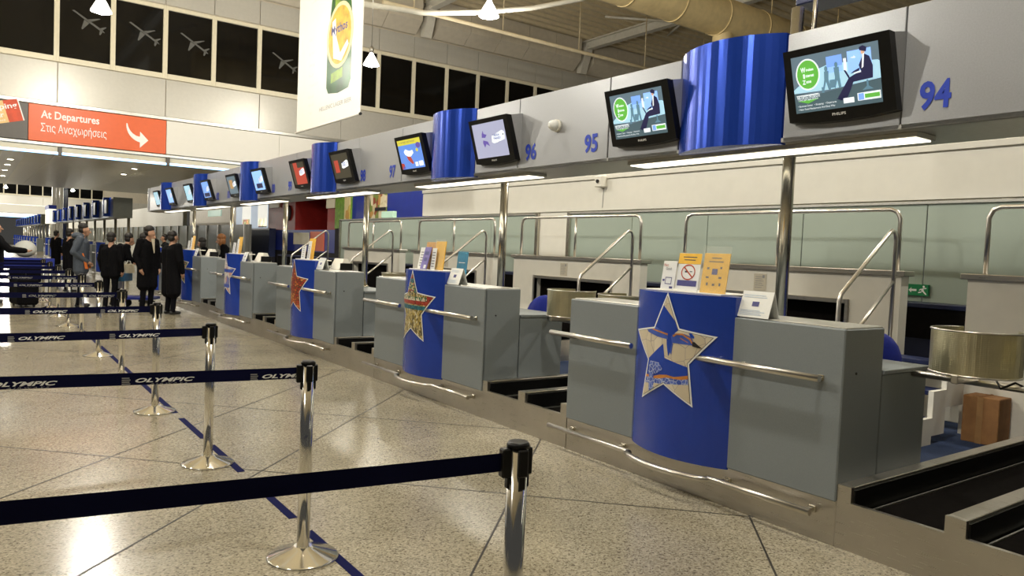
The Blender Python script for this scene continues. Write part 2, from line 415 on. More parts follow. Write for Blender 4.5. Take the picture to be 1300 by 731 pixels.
# signs on the bridge
sg = thing('departures_sign', 'orange departures sign with white arrow on the bridge, beside the grey shopping sign', 'sign', (1.31, YB-.1, 4.28))
part('panel', MB().bbox(0, 3.67, 0, .16, 0, 1.05, .006), 'orange', sg)
lettering('At Departures', 'ink', sg, (.30, -.004, .60), .30, 1.50, ROT_NY, bold=.022)
lettering('Στις Αναχωρήσεις', 'ink', sg, (.30, -.004, .22), .32, 1.70, ROT_NY, bold=.004)
ar = MB(); N = 10
cv = [(2.55+.42*(1-math.cos(t*math.pi/2*.95)), .82-.46*math.sin(t*math.pi/2*.95)) for t in [i/N for i in range(N+1)]]
for i in range(N):
    (x0, y0), (x1, y1) = cv[i], cv[i+1]; w0, w1 = .015+.075*i/N, .015+.075*(i+1)/N
    t0, t1 = i/N*1.49, (i+1)/N*1.49; n0, n1 = (math.cos(t0), math.sin(t0)), (math.cos(t1), math.sin(t1))
    ar.face([(x0-n0[0]*w0, -.004, y0-n0[1]*w0), (x1-n1[0]*w1, -.004, y1-n1[1]*w1), (x1+n1[0]*w1, -.004, y1+n1[1]*w1), (x0+n0[0]*w0, -.004, y0+n0[1]*w0)])
ar.face([(2.92, -.0045, .11), (3.16, -.0045, .36), (2.92, -.0045, .61)])
part('arrow', ar, 'ink', sg)
sg2 = thing('shopping_sign', 'grey sign with a tilted orange gift parcel picture, left of the departures sign', 'sign', (-1.6, YB-.1, 4.28))
part('panel', MB().bbox(0, 2.90, 0, .16, 0, 1.05, .006), 'greysign', sg2)
cz = Matrix.Rotation(math.radians(16), 4, 'Y').inverted()
cardm = MB(); cardm.face([(0, 0, 0), (1.6, 0, 0), (1.6, 0, .62), (0, 0, .62)])
cd = part('parcel_card', cardm, [mat('parcel_orange', (.66, .07, .015), .5, noise=.15, nscale=6)], sg2); cd.matrix_local = Matrix.Translation((1.28, -.004, .10)) @ cz
rb = part('ribbon', MB().face([(.98, -.002, 0), (1.22, -.002, 0), (1.22, -.002, .62), (.98, -.002, .62)]), [mat('parcel_ribbon', (.85, .55, .22), .4, noise=.1, nscale=12)], cd)
rb2 = part('ribbon_edge', MB().face([(1.57, -.002, 0), (1.60, -.002, 0), (1.60, -.002, .62), (1.57, -.002, .62)]), 'ink', cd)
lettering('Shopping', 'ink', cd, (.55, -.004, .33), .20, .98, ROT_NY, bold=.02)
lettering('Center', 'ink', cd, (.55, -.004, .16), .15, .6, ROT_NY, bold=.02)
lettering('Buy more', 'ink', cd, (.75, -.004, .04), .07, .4, ROT_NY)
o = thing('blank_sign_panel', 'blank cream panel running along the bridge right of the departures sign', 'sign', (4.99, YB-.1, 4.28))
for i in range(3): part('cream_panel', MB().bbox(3.6*i+.004, 3.6*i+3.596, 0, .09, 0, 1.05, .006), 'plainwhite', o)
o = thing('led_strip', 'blue white light strip along the lower edge of the near bridge', 'light', (0, YB, 0))
part('housing', MB().bbox(-14, 14, -.10, .0, 3.93, 4.02, .006), 'alum', o)
for i in range(9): part('strip', MB().bbox(-12.6+2.95*i, -9.75+2.95*i, -.13, -.09, 3.93, 4.0, .006), 'led', o)
for i in range(9): part('bracket', MB().bbox(-12.7+2.95*i, -12.6+2.95*i, -.14, .0, 3.92, 4.17, .006), 'greysign', o)
o = thing('led_strip', 'blue white light strip along the lower edge of the far bridge', 'light', (0, 121, 0))
part('housing', MB().bbox(-14, 14, -.10, .0, 3.93, 4.02, .006), 'alum', o)
part('strip', MB().bbox(-14, 14, -.16, -.09, 3.7, 4.1, .006), 'led', o)
part('white_band', MB().bbox(-14, 24, -.16, -.05, 4.3, 5.35, .006), 'plainwhite', wall_far, (0, 121, 0))

# soffit under the near bridge
sof = struct('ceiling_soffit', MB().box(-14, 26, YB, 44.5, 3.99, 4.4), 'soffit', 'shiny pale soffit under the near bridge', 'ceiling')
sm_ = MB().bbox(0, 2.94, 0, 1.83, -.02, 0, .004).mesh('soffit_panel', ['soffit'])
for i in range(-2, 5):
    for j in range(10): link('soffit_panel', sm_, sof, (2.02+2.95*i, YB+.1+1.84*j, 3.99))
part('light_channel', MB().bbox(.72, 1.3, YB+.2, 44, 3.955, 3.985, .004), 'alum', sof)
sp = MB().lathe([(.10, 0), (.10, .03), (.08, .035)], 14); spm = sp.mesh('trim_ring', ['alum']); lens = MB().lathe([(.085, -.004), (.085, .0)], 14).mesh('lens', ['spot'])
for (x, y) in ((4.5, 28.5), (4.6, 31.4), (1.0, 29.2), (1.0, 31.6), (1.0, 34.4), (1.05, 38)):
    d = thing('downlight', 'small round recessed downlight in the soffit under the bridge', 'light', (x, y, 3.935), 0, 'downlights under the bridge')
    link('trim_ring', spm, d); link('lens', lens, d)
    l = bpy.data.lights.new('downlight_lamp', 'SPOT'); l.energy = DOWN_W; l.spot_size = 2.4; l.spot_blend = .6; l.color = (1, .9, .72); l.shadow_soft_size = .08
    lo = bpy.data.objects.new('downlight_lamp', l); COL.objects.link(lo); lo.parent = d; lo.location = (0, 0, -.03)

# roof
ZR = 11.1
roof = struct('ceiling', MB().box(-16, 30, -10, YB+.6, ZR+.12, ZR+.3), 'roof', 'brown corrugated metal roof deck of the hall', 'ceiling')
slm = MB().prism([(0, .12), (.03, 0), (.21, 0), (.24, .12)], 0, -16, 30).mesh('roof_rib', ['slat'])
for i in range(72): link('roof_rib', slm, roof, (0, YB-.4-.5*i, ZR))
rf2 = struct('ceiling_far', MB().box(-16, 30, 44.5, 121, ZR, ZR+.3), 'white', 'pale roof of the hall beyond the near bridge', 'ceiling')
bmr = MB()
for (a, b) in ((0, .06), (.34, .40)): bmr.bbox(-.15, .15, -8, YB-.1, a, b, .004)
bmr.box(-.02, .02, -8, YB-.1, .06, .34); bme = bmr.mesh('girder', ['beam'])
gpos = (-1.7, 6.2, 14.1, 22.0)
for x in gpos:
    g = thing('roof_girder', 'grey steel girder under the roof deck, ending at the bridge bulkhead', 'girder', (x, 0, ZR-.40), 0, 'roof girders')
    link('beam', bme, g)
    part('end_bracket', MB().prism([(YB-.75, .1), (YB-.1, .1), (YB-.1, -.95), (YB-.35, -1.0)], 0, -.17, .17), 'beam', g)
    for y in (6, 14, 20):
        part('brace', MB().tube([(0, y, 0), (1.8, y+2.4, .38)], .05, 8), 'beam', g)
        part('brace', MB().tube([(0, y, 0), (-1.8, y+2.4, .38)], .05, 8), 'beam', g)
dx = MB(); ring = []
DY, DZ = 16.0, 9.43
dx.tube([(x, DY, DZ) for x in (8, 14, 20, 29)], .6, 28)
dx.tube([(19.5, DY, DZ), (19.5, DY, DZ-1.3)], .3, 20)
for i in range(10): dx.tube([(9.2+2*i-.03, DY, DZ), (9.2+2*i+.03, DY, DZ)], .62, 28)
for x in (10, 14, 18, 22, 26): dx.tube([(x, DY, DZ+.5), (x, DY, ZR+.05)], .02, 6)
o = part('air_duct', dx, 'duct'); tag(o, 'large round tan air duct hanging below the roof deck', 'duct')
cb = MB(); cb.tube([(9.5, 20, 8.63), (28, 20, 8.63)], .06, 8)
for i in range(6): cb.tube([(10.5+3.2*i, 20, 8.63), (10.5+3.2*i, 20, ZR)], .02, 6)
la = MB(); la.tube([(6.2, 14.25, 6.45), (7.7, 14.25, 6.58), (9.0, 14.25, 6.88), (10.5, 14.25, 7.3), (12.0, 14.25, 7.85), (14.1, 14.25, 8.8), (14.1, 14.25, 10.75)], .055, 12)
o = part('curved_tie', la, 'beam'); tag(o, 'pale curved steel tie arching past the pendant lamp to a girder', 'tie')
o = part('pipe_run', cb, 'slat'); tag(o, 'thin horizontal service pipe on hangers under the roof', 'pipe')

# pendant lamps -------------------------------------------------------------
pr = MB().lathe([(.05, .34), (.08, .28), (.13, .20), (.22, .02), (.225, 0)], 20, cap=False).mesh('reflector', [mat('lamp_reflector', (.85, .82, .74), .3, .2, noise=.0, nscale=5, emit=5.)])
pb = MB().sphere((0, 0, .06), (.15, .15, .12), 16, 8).mesh('bulb', ['bulb'])
pg = MB().lathe([(.06, .34), (.06, .5), (.03, .53)], 12).mesh('ballast', ['alum'])
pc = MB().tube([(0, 0, .5), (0, 0, ZR-6.78)], .012, 6).mesh('cord', ['alum'])
def pendant(x, y, watts, seen=False):
    nm = 'pendant_light' if seen else 'pendant_light_offscreen'
    d = thing('pendant_lamp', 'bright bell shaped pendant lamp hanging high in the hall', 'lamp', (x, y, 6.78), 0, 'high bay pendant lamps')
    link('reflector', pr, d); link('bulb', pb, d); link('ballast', pg, d); link('cord', pc, d)
    if watts:
        l = bpy.data.lights.new(nm, 'POINT'); l.energy = watts; l.color = (1, .95, .84); l.shadow_soft_size = .14
        lo = bpy.data.objects.new(nm, l); COL.objects.link(lo); lo.parent = d; lo.location = (0, 0, -.24)
SEEN = ((2.4, 20), (9.2, 14), (9.2, 20))               # the three pendants in the picture; the rest of the same grid hangs outside it
for x in (-4.4, 2.4, 9.2):
    for y in (2, 8, 14, 20): pendant(x, y, LAMP_W, (x, y) in SEEN)
for x, y in ((3.2, 105.6), (9.6, 101.8), (9.8, 95.4)): pendant(x, y, LAMP_W*3.5, True)     # the far lamps in the picture
for y in (52, 64, 76, 90, 106): pendant(-4.4, y, LAMP_W*3.5)

# ================================================================== CHECK-IN FURNITURE
CX, CL, PITCH, Y0 = 3.97, 2.37, 3.63, 2.28
AH, AB, AC = .43, .13, 1.18
AR = (AH*AH+AB*AB)/(2*AB)
def arcx(u, off=0.): return -(math.sqrt(max((AR+off)**2-u*u, 0))-(AR-AB))
def arc_decal(b, poly, off, mi):
    """flat polygon (u, z) wrapped on the curved panel, cut so that it follows the curve"""
    n = 26
    for i in range(n):
        u0, u1 = -AH+2*AH*i/n, -AH+2*AH*(i+1)/n
        q = clip(poly, [(u0, 0), (u1, 0), (u1, 2), (u0, 2)])
        if len(q) >= 3: b.face([(arcx(u, off), AC+u, z) for u, z in q][::-1], mi, True)
STAR = [(.027, 1.366), (-.086, 1.13), (-.345, 1.10), (-.172, .899), (-.212, .617), (.026, .735), (.262, .600), (.205, .882), (.390, 1.075), (.15, 1.117)]
def shrink(poly, d):
    n = len(poly); out = []
    for i in range(n):
        p0, p1, p2 = Vector(poly[i-1]), Vector(poly[i]), Vector(poly[(i+1) % n])
        e1 = (p1-p0).normalized(); e2 = (p2-p1).normalized(); n1 = Vector((-e1.y, e1.x)); n2 = Vector((-e2.y, e2.x))
        b = (n1+n2); b = b/b.length_squared*2 if b.length_squared > 1e-6 else n1
        out.append(tuple(p1+b*d*1.0))
    return out
_ar = sum(STAR[i-1][0]*STAR[i][1]-STAR[i][0]*STAR[i-1][1] for i in range(10))
if _ar < 0: STAR.reverse()
cream = mat('star_cream', (.62, .52, .36), .45, noise=.15, nscale=14)
cream = cell('star_cracked_cream', [(.62, .54, .40), (.58, .50, .36), (.66, .58, .44)], 9, .45, lines=(.22, .18, .2), lw=.010)
sblue = mat('star_blue', (.04, .09, .42), .4, noise=.2, nscale=20); sdeep = mat('star_deep_blue', (.012, .05, .36), .25, noise=.08, nscale=3)
sor = mat('star_ochre', (.55, .20, .03), .45, noise=.2, nscale=20); sblk = mat('star_black', (.012, .01, .012), .5, noise=.1, nscale=20)
snet = cell('star_netted_blue', [(.05, .10, .42), (.03, .07, .36), (.09, .15, .5)], 34, .4, lines=(.55, .60, .72), lw=.05)
gold = cell('star_gold_mosaic', [(.45, .33, .06), (.62, .50, .22), (.10, .08, .03), (.72, .66, .44), (.33, .24, .05)], 56, .35, sc=(1, 1.6, .6), lines=(.03, .02, .01), lw=.05)
mos = cell('star_multi_mosaic', [(.02, .14, .09), (.45, .03, .03), (.72, .66, .40), (.02, .12, .22), (.55, .38, .05)], 50, .4, lines=(.015, .012, .01), lw=.05)
teal_m = cell('star_teal_tiles', [(.02, .16, .20), (.03, .22, .27), (.01, .10, .15)], 58, .4, lines=(.01, .01, .01), lw=.05)
redm = cell('star_red_tiles', [(.42, .03, .02), (.30, .02, .02), (.5, .08, .03)], 58, .4, lines=(.02, .01, .01), lw=.05)
greenm = cell('star_green_tiles', [(.02, .16, .07), (.02, .11, .06), (.75, .70, .52)], 54, .4, lines=(.01, .01, .01), lw=.05)
swirl = cell('star_red_swirl', [(.44, .06, .02), (.55, .14, .03), (.32, .03, .015), (.60, .24, .06)], 11, .4, sc=(1, 1, 2.6), lines=(.06, .02, .01), lw=.10)
pale = cell('star_pale_patch', [(.66, .62, .60), (.60, .54, .52), (.16, .17, .42), (.55, .30, .26)], 10, .45, lines=(.25, .2, .22), lw=.02)
def wave(z0, z1, amp, n, ph=0.):
    """wavy band as convex strips over the whole star width"""
    out = []
    for i in range(n):
        u0, u1 = -.45+.9*i/n, -.45+.9*(i+1)/n; a0, a1 = amp*math.sin(i*1.9+ph), amp*math.sin((i+1)*1.9+ph)
        out.append([(u0, z0), (u1, z0), (u1, z1+a1), (u0, z1+a0)])
    return out
def build_star(parent, design):
    st = MB(); arc_decal(st, STAR, .006, 0)
    s = part('star', st, 'card', parent)
    inner = shrink(STAR, .011); inner2 = shrink(STAR, .0135)
    b = MB(); mats = [sblk]
    arc_decal(b, inner, .0072, 0)
    def layer(material, polys, lv):
        if material not in mats: mats.append(material)
        for p in polys:
            a = sum(p[i-1][0]*p[i][1]-p[i][0]*p[i-1][1] for i in range(len(p)))
            if a < 0: p = p[::-1]
            q = clip(inner2, p)
            if len(q) >= 3: arc_decal(b, q, .0072+.0007*lv, mats.index(material))
    full = [[(-.5, .4), (.5, .4), (.5, 1.5), (-.5, 1.5)]]
    if design == 0:
        layer(cream, full, 1)
        layer(sdeep, [[(.051, 1.307), (.16, 1.12), (.01, 1.08), (-.03, 1.078), (-.10, 1.132), (-.057, 1.171)], [(.018, 1.081), (-.034, 1.087), (-.033, 1.03), (-.019, .962), (-.005, .93), (.013, 1.012)],
                      [(.046, 1.012), (.214, .876), (.215, .759), (.017, .783), (.026, .916)], [(.026, .917), (.017, .783), (-.19, .806), (-.19, .873)]], 2)
        layer(sblue, [[(.249, 1.102), (.128, 1.122), (.006, 1.08), (.004, 1.047), (.104, 1.054), (.21, 1.075)], [(-.023, 1.069), (-.051, 1.092), (-.128, 1.097), (-.181, 1.083), (-.198, 1.043), (-.19, 1.028), (-.119, 1.028), (-.033, 1.028)], [(-.033, 1.03), (-.019, .962), (-.032, .946), (-.042, 1.025)]], 3)
        layer(sdeep, [[(-.115, 1.104), (-.182, 1.106), (-.201, 1.085), (-.2, 1.047), (-.176, 1.082)]], 4)
        layer(sor, [[(.168, 1.107), (.007, 1.086), (.006, 1.074), (.167, 1.098)], [(-.035, 1.076), (-.066, 1.095), (-.071, 1.086), (-.046, 1.068)], [(-.066, 1.095), (-.115, 1.099), (-.116, 1.087), (-.071, 1.086)], [(-.115, 1.099), (-.175, 1.073), (-.167, 1.062), (-.116, 1.087)], [(-.175, 1.073), (-.198, 1.042), (-.186, 1.038), (-.167, 1.062)], [(-.10, 1.07), (-.16, 1.045), (-.16, 1.040), (-.10, 1.063)]], 5)
        layer(sblk, [[(-.189, 1.051), (-.205, 1.052), (-.258, 1.014), (-.227, 1.015), (-.191, 1.022)]], 6)
        tl = lambda polys: [[(u, z-.115*u) for u, z in p] for p in polys]
        layer(sor, tl(wave(.74, .800, .008, 14)), 3); layer(snet, tl(wave(.70, .780, .006, 14, 1.)), 4); layer(cream, tl([[(-.45, .4), (.45, .4), (.45, .742), (-.45, .742)]]), 5)
        layer(snet, [[(.169, .878), (.081, .881), (.037, .838), (.102, .797), (.189, .802)], [(.18, .803), (.127, .812), (.12, .676), (.173, .666)]], 6)
    elif design == 1:
        layer(gold, full, 1); layer(mos, [[(-.5, 1.02), (.5, 1.02), (.5, 1.5), (-.5, 1.5)]], 2)
        for z, m_ in ((1.29, redm), (1.25, teal_m), (1.10, gold), (1.06, greenm), (1.02, redm), (.965, teal_m)): layer(m_, [[(-.5, z-.02), (.5, z-.02), (.5, z+.022), (-.5, z+.022)]], 3)
        layer(redm, [[(-.36, 1.14), (-.24, 1.14), (-.24, 1.02), (-.36, 1.02)]], 4)
        layer(cream, [[(-.22+.08*i, 1.04), (-.19+.08*i, 1.085), (-.16+.08*i, 1.04)] for i in range(7)], 5)
    elif design == 2: layer(swirl, full, 1)
    elif design == 3: layer(pale, full, 1); layer(sblue, [[(-.5, 1.02), (.5, 1.02), (.5, 1.08), (-.5, 1.08)], [(-.5, .74), (.5, .74), (.5, .80), (-.5, .80)]], 2)
    elif design == 4: layer(mos, full, 1); layer(gold, [[(-.5, .5), (.5, .5), (.5, .95), (-.5, .95)]], 2)
    else: layer(pale, full, 1)
    part('star_picture', b, mats, s)
    return s

def make_counter():
    t = thing('check_in_counter', '', 'counter', (CX, Y0, 0))
    part('plinth', MB().bbox(.012, .43, .0, CL, 0, .262, .003), 'steel', t)
    part('body', MB().bbox(.02, .42, .012, CL-.005, .25, 1.225, .003), 'greyd', t)
    part('end_panel', MB().bbox(.0, .420, -.002, .03, .258, 1.235, .006), 'greyd', t)
    part('front_panel', MB().bbox(-.004, .03, -.002, AC-AH+.004, .256, 1.236, .007), 'grey', t)
    part('front_panel', MB().bbox(-.004, .03, AC+AH-.004, CL, .256, 1.236, .007), 'grey', t)
    part('top_ledge', MB().bbox(.03, .42, .01, CL-.01, 1.222, 1.244, .004), 'alum', t)
    n = 28; pts = [(arcx(-AH+2*AH*i/n), AC-AH+2*AH*i/n) for i in range(n+1)]
    cp = MB(); poly = [(x, y) for x, y in pts] + [(.12, AC+AH), (.12, AC-AH)]
    cp.prism(poly, 2, .245, 1.362)
    for i in range(2, 2+n): cp.s[i] = True
    part('curved_panel', cp, 'blue', t)
    part('leaflet_shelf', MB().bbox(.0, .30, AC-AH+.12, AC+AH-.06, 1.362, 1.374, .003), 'white', t)
    # hand rail in two pieces, butting on the curved panel
    r1 = part('hand_rail', MB().tube([(-.085, .09, .95), (-.085, .86, .95), (-.085, 1.03, .95)], .021, 14), 'rail', t)
    r2 = part('hand_rail', MB().tube([(-.085, AC+.40, .95), (-.085, CL+.14, .95)], .021, 14), 'rail', t)
    for y, r in ((.13, r1), (.66, r1), (1.80, r2), (2.30, r2)):
        b = MB(); b.bbox(-.075, .0, y-.012, y+.012, .925, .95, .003); b.bbox(-.012, .0, y-.02, y+.02, .93, .962, .003); part('bracket', b, 'steelv', r)
    lp = [(-.085, .10, .18), (-.085, .78, .18), (-.095, .82, .18)]
    for i in range(13):
        u = -.36+.72*i/12; lp.append((arcx(u)-.085, AC+u, .18))
    lp += [(-.095, 1.54, .18), (-.085, 1.58, .18), (-.085, CL+.12, .18)]
    r3 = part('bumper_rail', MB().tube(lp, .02, 12), 'rail', t)
    for y in (.14, .74, 1.70, 2.28):
        b = MB(); b.bbox(-.08, .02, y-.014, y+.014, .165, .19, .003); b.bbox(-.004, .014, y-.022, y+.022, .158, .198, .003); part('bracket', b, 'steelv', r3)
    # staff desk behind
    part('desk_body', MB().bbox(.432, .97, .0, 1.15, .02, .955, .005), 'greyd', t)
    part('desk_top', MB().bbox(.43, .985, -.01, 1.16, .955, .982, .004), 'grey', t)
    part('desk_return', MB().bbox(.42, .97, 1.75, CL, .02, .955, .005), 'greyd', t)
    part('screw', MB().tube([(.13, -.006, .98), (.13, .0, .98)], .008, 8), 'black', t)
    return t
proto = make_counter()
clabels = ['grey check-in counter with cream and blue swan-neck star on its blue panel',
           'grey check-in counter with multicoloured mosaic star on its blue panel, under number 97',
           'grey check-in counter with red and orange swirled star on its blue panel',
           'grey check-in counter with pale pink and blue star on its blue panel',
           'grey check-in counter where the people in black coats stand',
           'grey check-in counter behind the people in black coats']
for k in range(6):
    c = proto if k == 0 else copy_tree(proto)
    c.location = (CX, Y0+PITCH*k, 0); c['label'] = clabels[k]
for k, c in enumerate([o for o in COL.objects if o.name.startswith('check_in_counter')]): build_star(c, k)
for k in range(8):      # second bank, beyond the near bridge
    c = copy_tree(proto, skip=('screw', 'bracket', 'star', 'star_picture', 'desk_return', 'desk_body', 'desk_top')); c.location = (CX, 31.2+3.45*k, 0)
    c['label'] = 'small distant check-in counter in the bank beyond the dark end panel'; c['group'] = 'far check-in counters'
for k in range(9):
    c = copy_tree(proto, skip=('screw', 'bracket', 'star', 'star_picture', 'desk_return', 'desk_body', 'desk_top', 'end_panel', 'leaflet_shelf')); c.location = (CX, 66+4.2*k, 0)
    c['label'] = 'tiny check-in counter in the farthest bank of the hall'; c['group'] = 'farthest check-in counters'

# luggage conveyors between the counters
CW = PITCH-CL
def make_conveyor():
    t = thing('luggage_conveyor', '', 'conveyor', (FX, Y0-CW, 0))
    po = .085
    prof = [(0, 0), (CW, 0), (CW, .36), (CW-po, .36), (CW-po, .27), (CW/2+.05, .27), (CW/2+.05, .36), (CW/2-.05, .36), (CW/2-.05, .27), (po, .27), (po, .36), (0, .36)]
    f = MB()
    # front plate as convex boxes
    for (a, b, z) in ((.003, po, .36), (po, CW/2-.05, .27), (CW/2-.05, CW/2+.05, .36), (CW/2+.05, CW-po, .27), (CW-po, CW-.003, .36)): f.box(0, .03, a, b, 0, z)
    part('front_plate', f, 'steel', t)
    for (a, b) in ((.003, po), (CW/2-.05, CW/2+.05), (CW-po, CW-.003)):
        part('side_rail', MB().bbox(.03, 3.7, a, b, .0, .36, .004), 'steel', t)
    for (a, b) in ((po, CW/2-.05), (CW/2+.05, CW-po)):
        bl = MB(); bl.bbox(.035, 3.742, a+.012, b-.012, .12, .205, .02); part('belt', bl, 'rubber', t)
        part('skirt', MB().box(.03, 3.7, a, a+.008, .1, .34), 'black', t); part('skirt', MB().box(.03, 3.7, b-.008, b, .1, .34), 'black', t)
        part('guide_strip', MB().box(.05, 3.7, b-.03, b-.02, .205, .215), 'alum', t)
    return t
conv = make_conveyor()
convl = ['steel luggage conveyor with twin black belts, beside the swan-neck star counter', 'steel luggage conveyor between the swan-neck star counter and the mosaic star counter',
         'steel luggage conveyor between the mosaic star counter and the red star counter', 'steel luggage conveyor between the red star counter and the pale star counter',
         'steel luggage conveyor between the pale star counter and the counter with people', 'steel luggage conveyor behind the people in black coats']
for k in range(6):
    c = conv if k == 0 else copy_tree(conv)
    c.location = (FX, Y0-CW+PITCH*k, 0); c['label'] = convl[k]

# perforated curved screens on a tube across each conveyor
perf = mat('perforated_steel', (.62, .57, .38), .28, 1., noise=.1, nscale=6)
nt = perf.node_tree; bsdf = nt.nodes['Principled BSDF']; tc = nt.nodes.new('ShaderNodeTexCoord'); vo = nt.nodes.new('ShaderNodeTexVoronoi'); vo.inputs['Scale'].default_value = 95; vo.inputs['Randomness'].default_value = 0
nt.links.new(tc.outputs['UV'], vo.inputs['Vector']) if False else nt.links.new(tc.outputs['Object'], vo.inputs['Vector'])
bp = nt.nodes.new('ShaderNodeBump'); bp.inputs['Strength'].default_value = .6; bp.inputs['Distance'].default_value = .004
nt.links.new(vo.outputs['Distance'], bp.inputs['Height']); nt.links.new(bp.outputs['Normal'], bsdf.inputs['Normal'])
def make_screen():
    t = thing('perforated_screen', '', 'screen', (4.74, 0, 0))
    s = MB(); n = 26; R_ = .235
    for i in range(n):
        a0, a1 = math.radians(40+280*i/n), math.radians(40+280*(i+1)/n)
        for (r0, fl) in ((R_, 1), (R_-.006, 0)):
            q = [(r0*math.cos(a0), r0*math.sin(a0), .998), (r0*math.cos(a1), r0*math.sin(a1), .998), (r0*math.cos(a1), r0*math.sin(a1), 1.255), (r0*math.cos(a0), r0*math.sin(a0), 1.255)]
            s.face(q if fl else q[::-1], 0, True)
    part('perforated_sheet', s, [perf], t)
    for z in (1.0, 1.25):
        rb = MB(); rb.tube([(R_*math.cos(math.radians(40+280*i/30)), R_*math.sin(math.radians(40+280*i/30)), z) for i in range(31)], .006, 6)
        part('rim', rb, 'rail', t)
    part('clamp', MB().bbox(-.255, .03, -.02, .02, .955, 1.005, .005), 'rail', t)
    cbm = MB(); cbm.tube([(.02, -.1, .99), (-.05, -.16, .94), (-.02, -.22, .98), (.04, -.26, .95)], .007, 6); part('cable', cbm, 'black', t)
    return t
scr = make_screen(); first = True
def screen(y, lab, x=4.74):
    global first
    c = scr if first else copy_tree(scr); first = False
    c.location = (x, y, 0); c['label'] = lab
near = ['beside the swan-neck star counter', 'between the swan-neck and mosaic star counters', 'between the mosaic and red star counters', 'between the red and pale star counters']
for k in range(4):
    ye = Y0+PITCH*k
    o = part('cross_tube', MB().tube([(4.76, ye-CW+.0, .945), (4.76, ye+.06, .945)], .02, 12), 'rail')
    tag(o, 'horizontal steel tube over the luggage conveyor ' + near[k], 'tube')
    screen(ye-.36, 'perforated steel screen at the desk end, ' + near[k])
    screen(ye-CW+.24, 'perforated steel screen at the open end, ' + near[k], 4.80)

# ------------------------------------------------------------------ overhead fascia
FSX, FZ0, FZ1, FY = 4.20, 2.365, 3.045, 2.17
fas = thing('overhead_fascia', 'long silver overhead fascia with check-in numbers and blue drums above the counters', 'fascia', (0, 0, 0))
part('core', MB().box(FSX+.025, FSX+.62, -1.5, 24.3, FZ0+.03, FZ1-.02), 'fascia', fas)
part('bottom_frame', MB().bbox(FSX+.0, FSX+.62, -1.5, 24.3, FZ0-.0, FZ0+.03, .004), 'alum', fas)
nm = MB().bbox(0, .03, 0, 1.24-.008, FZ0, FZ1, .004).mesh('number_panel', ['fascia'])
mm = MB().bbox(0, .03, 0, .752-.008, FZ0, FZ1, .004).mesh('monitor_panel', ['fascia'])
FP = 3.62
dn = 26; dc = .43; db = .17; dr = (dc*dc+db*db)/(2*db)
dpts = [(-(math.sqrt(dr*dr-u*u)-(dr-db)), u) for u in [-dc+2*dc*i/dn for i in range(dn+1)]]
dm = MB().prism(dpts+[(.05, dc), (.05, -dc)], 2, FZ0-.01, FZ1+.015)
for i in range(2, 2+dn): dm.s[i] = True
dme = dm.mesh('blue_drum', ['drum'])
lh = MB(); lh.bbox(0, .22, 0, 2.3, -.03, 0, .004); lhm = lh.mesh('light_housing', ['alum']); lt = MB().box(.02, .20, .02, 2.28, -.036, -.029).mesh('louvre', ['tube'])
pan = MB().box(0, .36, 0, 3.6, -.006, 0).mesh('soffit_sheet', ['alum'])
for k in range(-1, 6):
    y = FY+FP*k
    link('monitor_panel', mm, fas, (FSX, y+.004, 0)); link('monitor_panel', mm, fas, (FSX, y+1.63, 0)); link('number_panel', nm, fas, (FSX, y+2.385, 0))
    link('blue_drum', dme, fas, (FSX, y+.755+.435, 0))
    f = thing('strip_light', 'strip light with bright louvre under the fascia above the ' + (['conveyor nearest the carton', 'swan-neck star counter', 'mosaic star counter', 'red star counter', 'pale star counter', 'people-side counter', 'last counter'][k+1]), 'light', (FSX+.10, y-.05, FZ0))
    link('housing', lhm, f); link('louvre', lt, f)
# rounded far end
em = MB().prism([(FSX, 0)] + [(FSX+.31-.31*math.cos(math.pi*i/12), .33*math.sin(math.pi*i/12)) for i in range(1, 12)] + [(FSX+.62, 0)], 2, FZ0, FZ1).mesh('end_cap', ['fascia'])
link('end_cap', em, fas, (0, 24.2, 0))
for n_, yy in ((94, 2.072), (95, 4.837), (96, 5.67), (97, 8.488), (98, 9.345), (99, 12.15), (100, 13.03), (101, 15.75), (102, 16.6)):
    lettering(str(n_), 'bluenum', fas, (FSX-.004, yy, 2.452), .158, .165 if n_ < 100 else .21, name='check_in_number', bold=.03)
dt = thing('smoke_detector', 'small round cream warning beacon on the fascia between numbers 95 and 96', 'beacon', (FSX, 5.21, 2.727))
part('base', MB().tube([(0, 0, 0), (-.03, 0, 0)], .055, 20), 'white', dt); part('dome', MB().tube([(-.03, 0, 0), (-.06, 0, 0), (-.085, 0, 0), (-.10, 0, 0)], [.05, .045, .035, .015], 20), 'card', dt)

# posts
pz = MB().tube([(0, 0, .98), (0, 0, 3.45)], .045, 20).mesh('tube', ['steelv'])
pzt = MB().tube([(0, 0, .98), (0, 0, 2.37)], .045, 20).mesh('tube', ['steelv'])
for k in range(6):
    t = thing('steel_post', 'round brushed steel post carrying the fascia behind the ' + ['swan-neck star', 'mosaic star', 'red star', 'pale star', 'people-side', 'last'][k] + ' counter', 'post', (4.86, 3.31+3.62*k, 0))
    link('tube', pz if k == 0 else pzt, t)
    part('collar', MB().lathe([(.07, .98), (.07, 1.0), (.05, 1.01)], 20), 'steelv', t)
    if k == 0:
        part('side_tube', MB().tube([(.06, -.1, 3.0), (.06, -.1, 3.6)], .018, 10), 'steelv', t)

# hanging blue sign seen above the fascia
o = thing('hanging_sign', 'dark blue hanging sign box above the fascia, only its lower edge showing', 'sign', (0, 0, 0))
a = on(1029, 12, 0, 5.2); b = on(1130, -2, 0, 5.2)
part('box', MB().bbox(5.0, 5.25, b.y-1.2, a.y, a.z-.02, a.z+.8, .01), 'navyp', o)
part('face', MB().bbox(4.99, 5.0, b.y-1.15, a.y-.04, a.z+.03, a.z+.75, .002), 'shopblue', o)

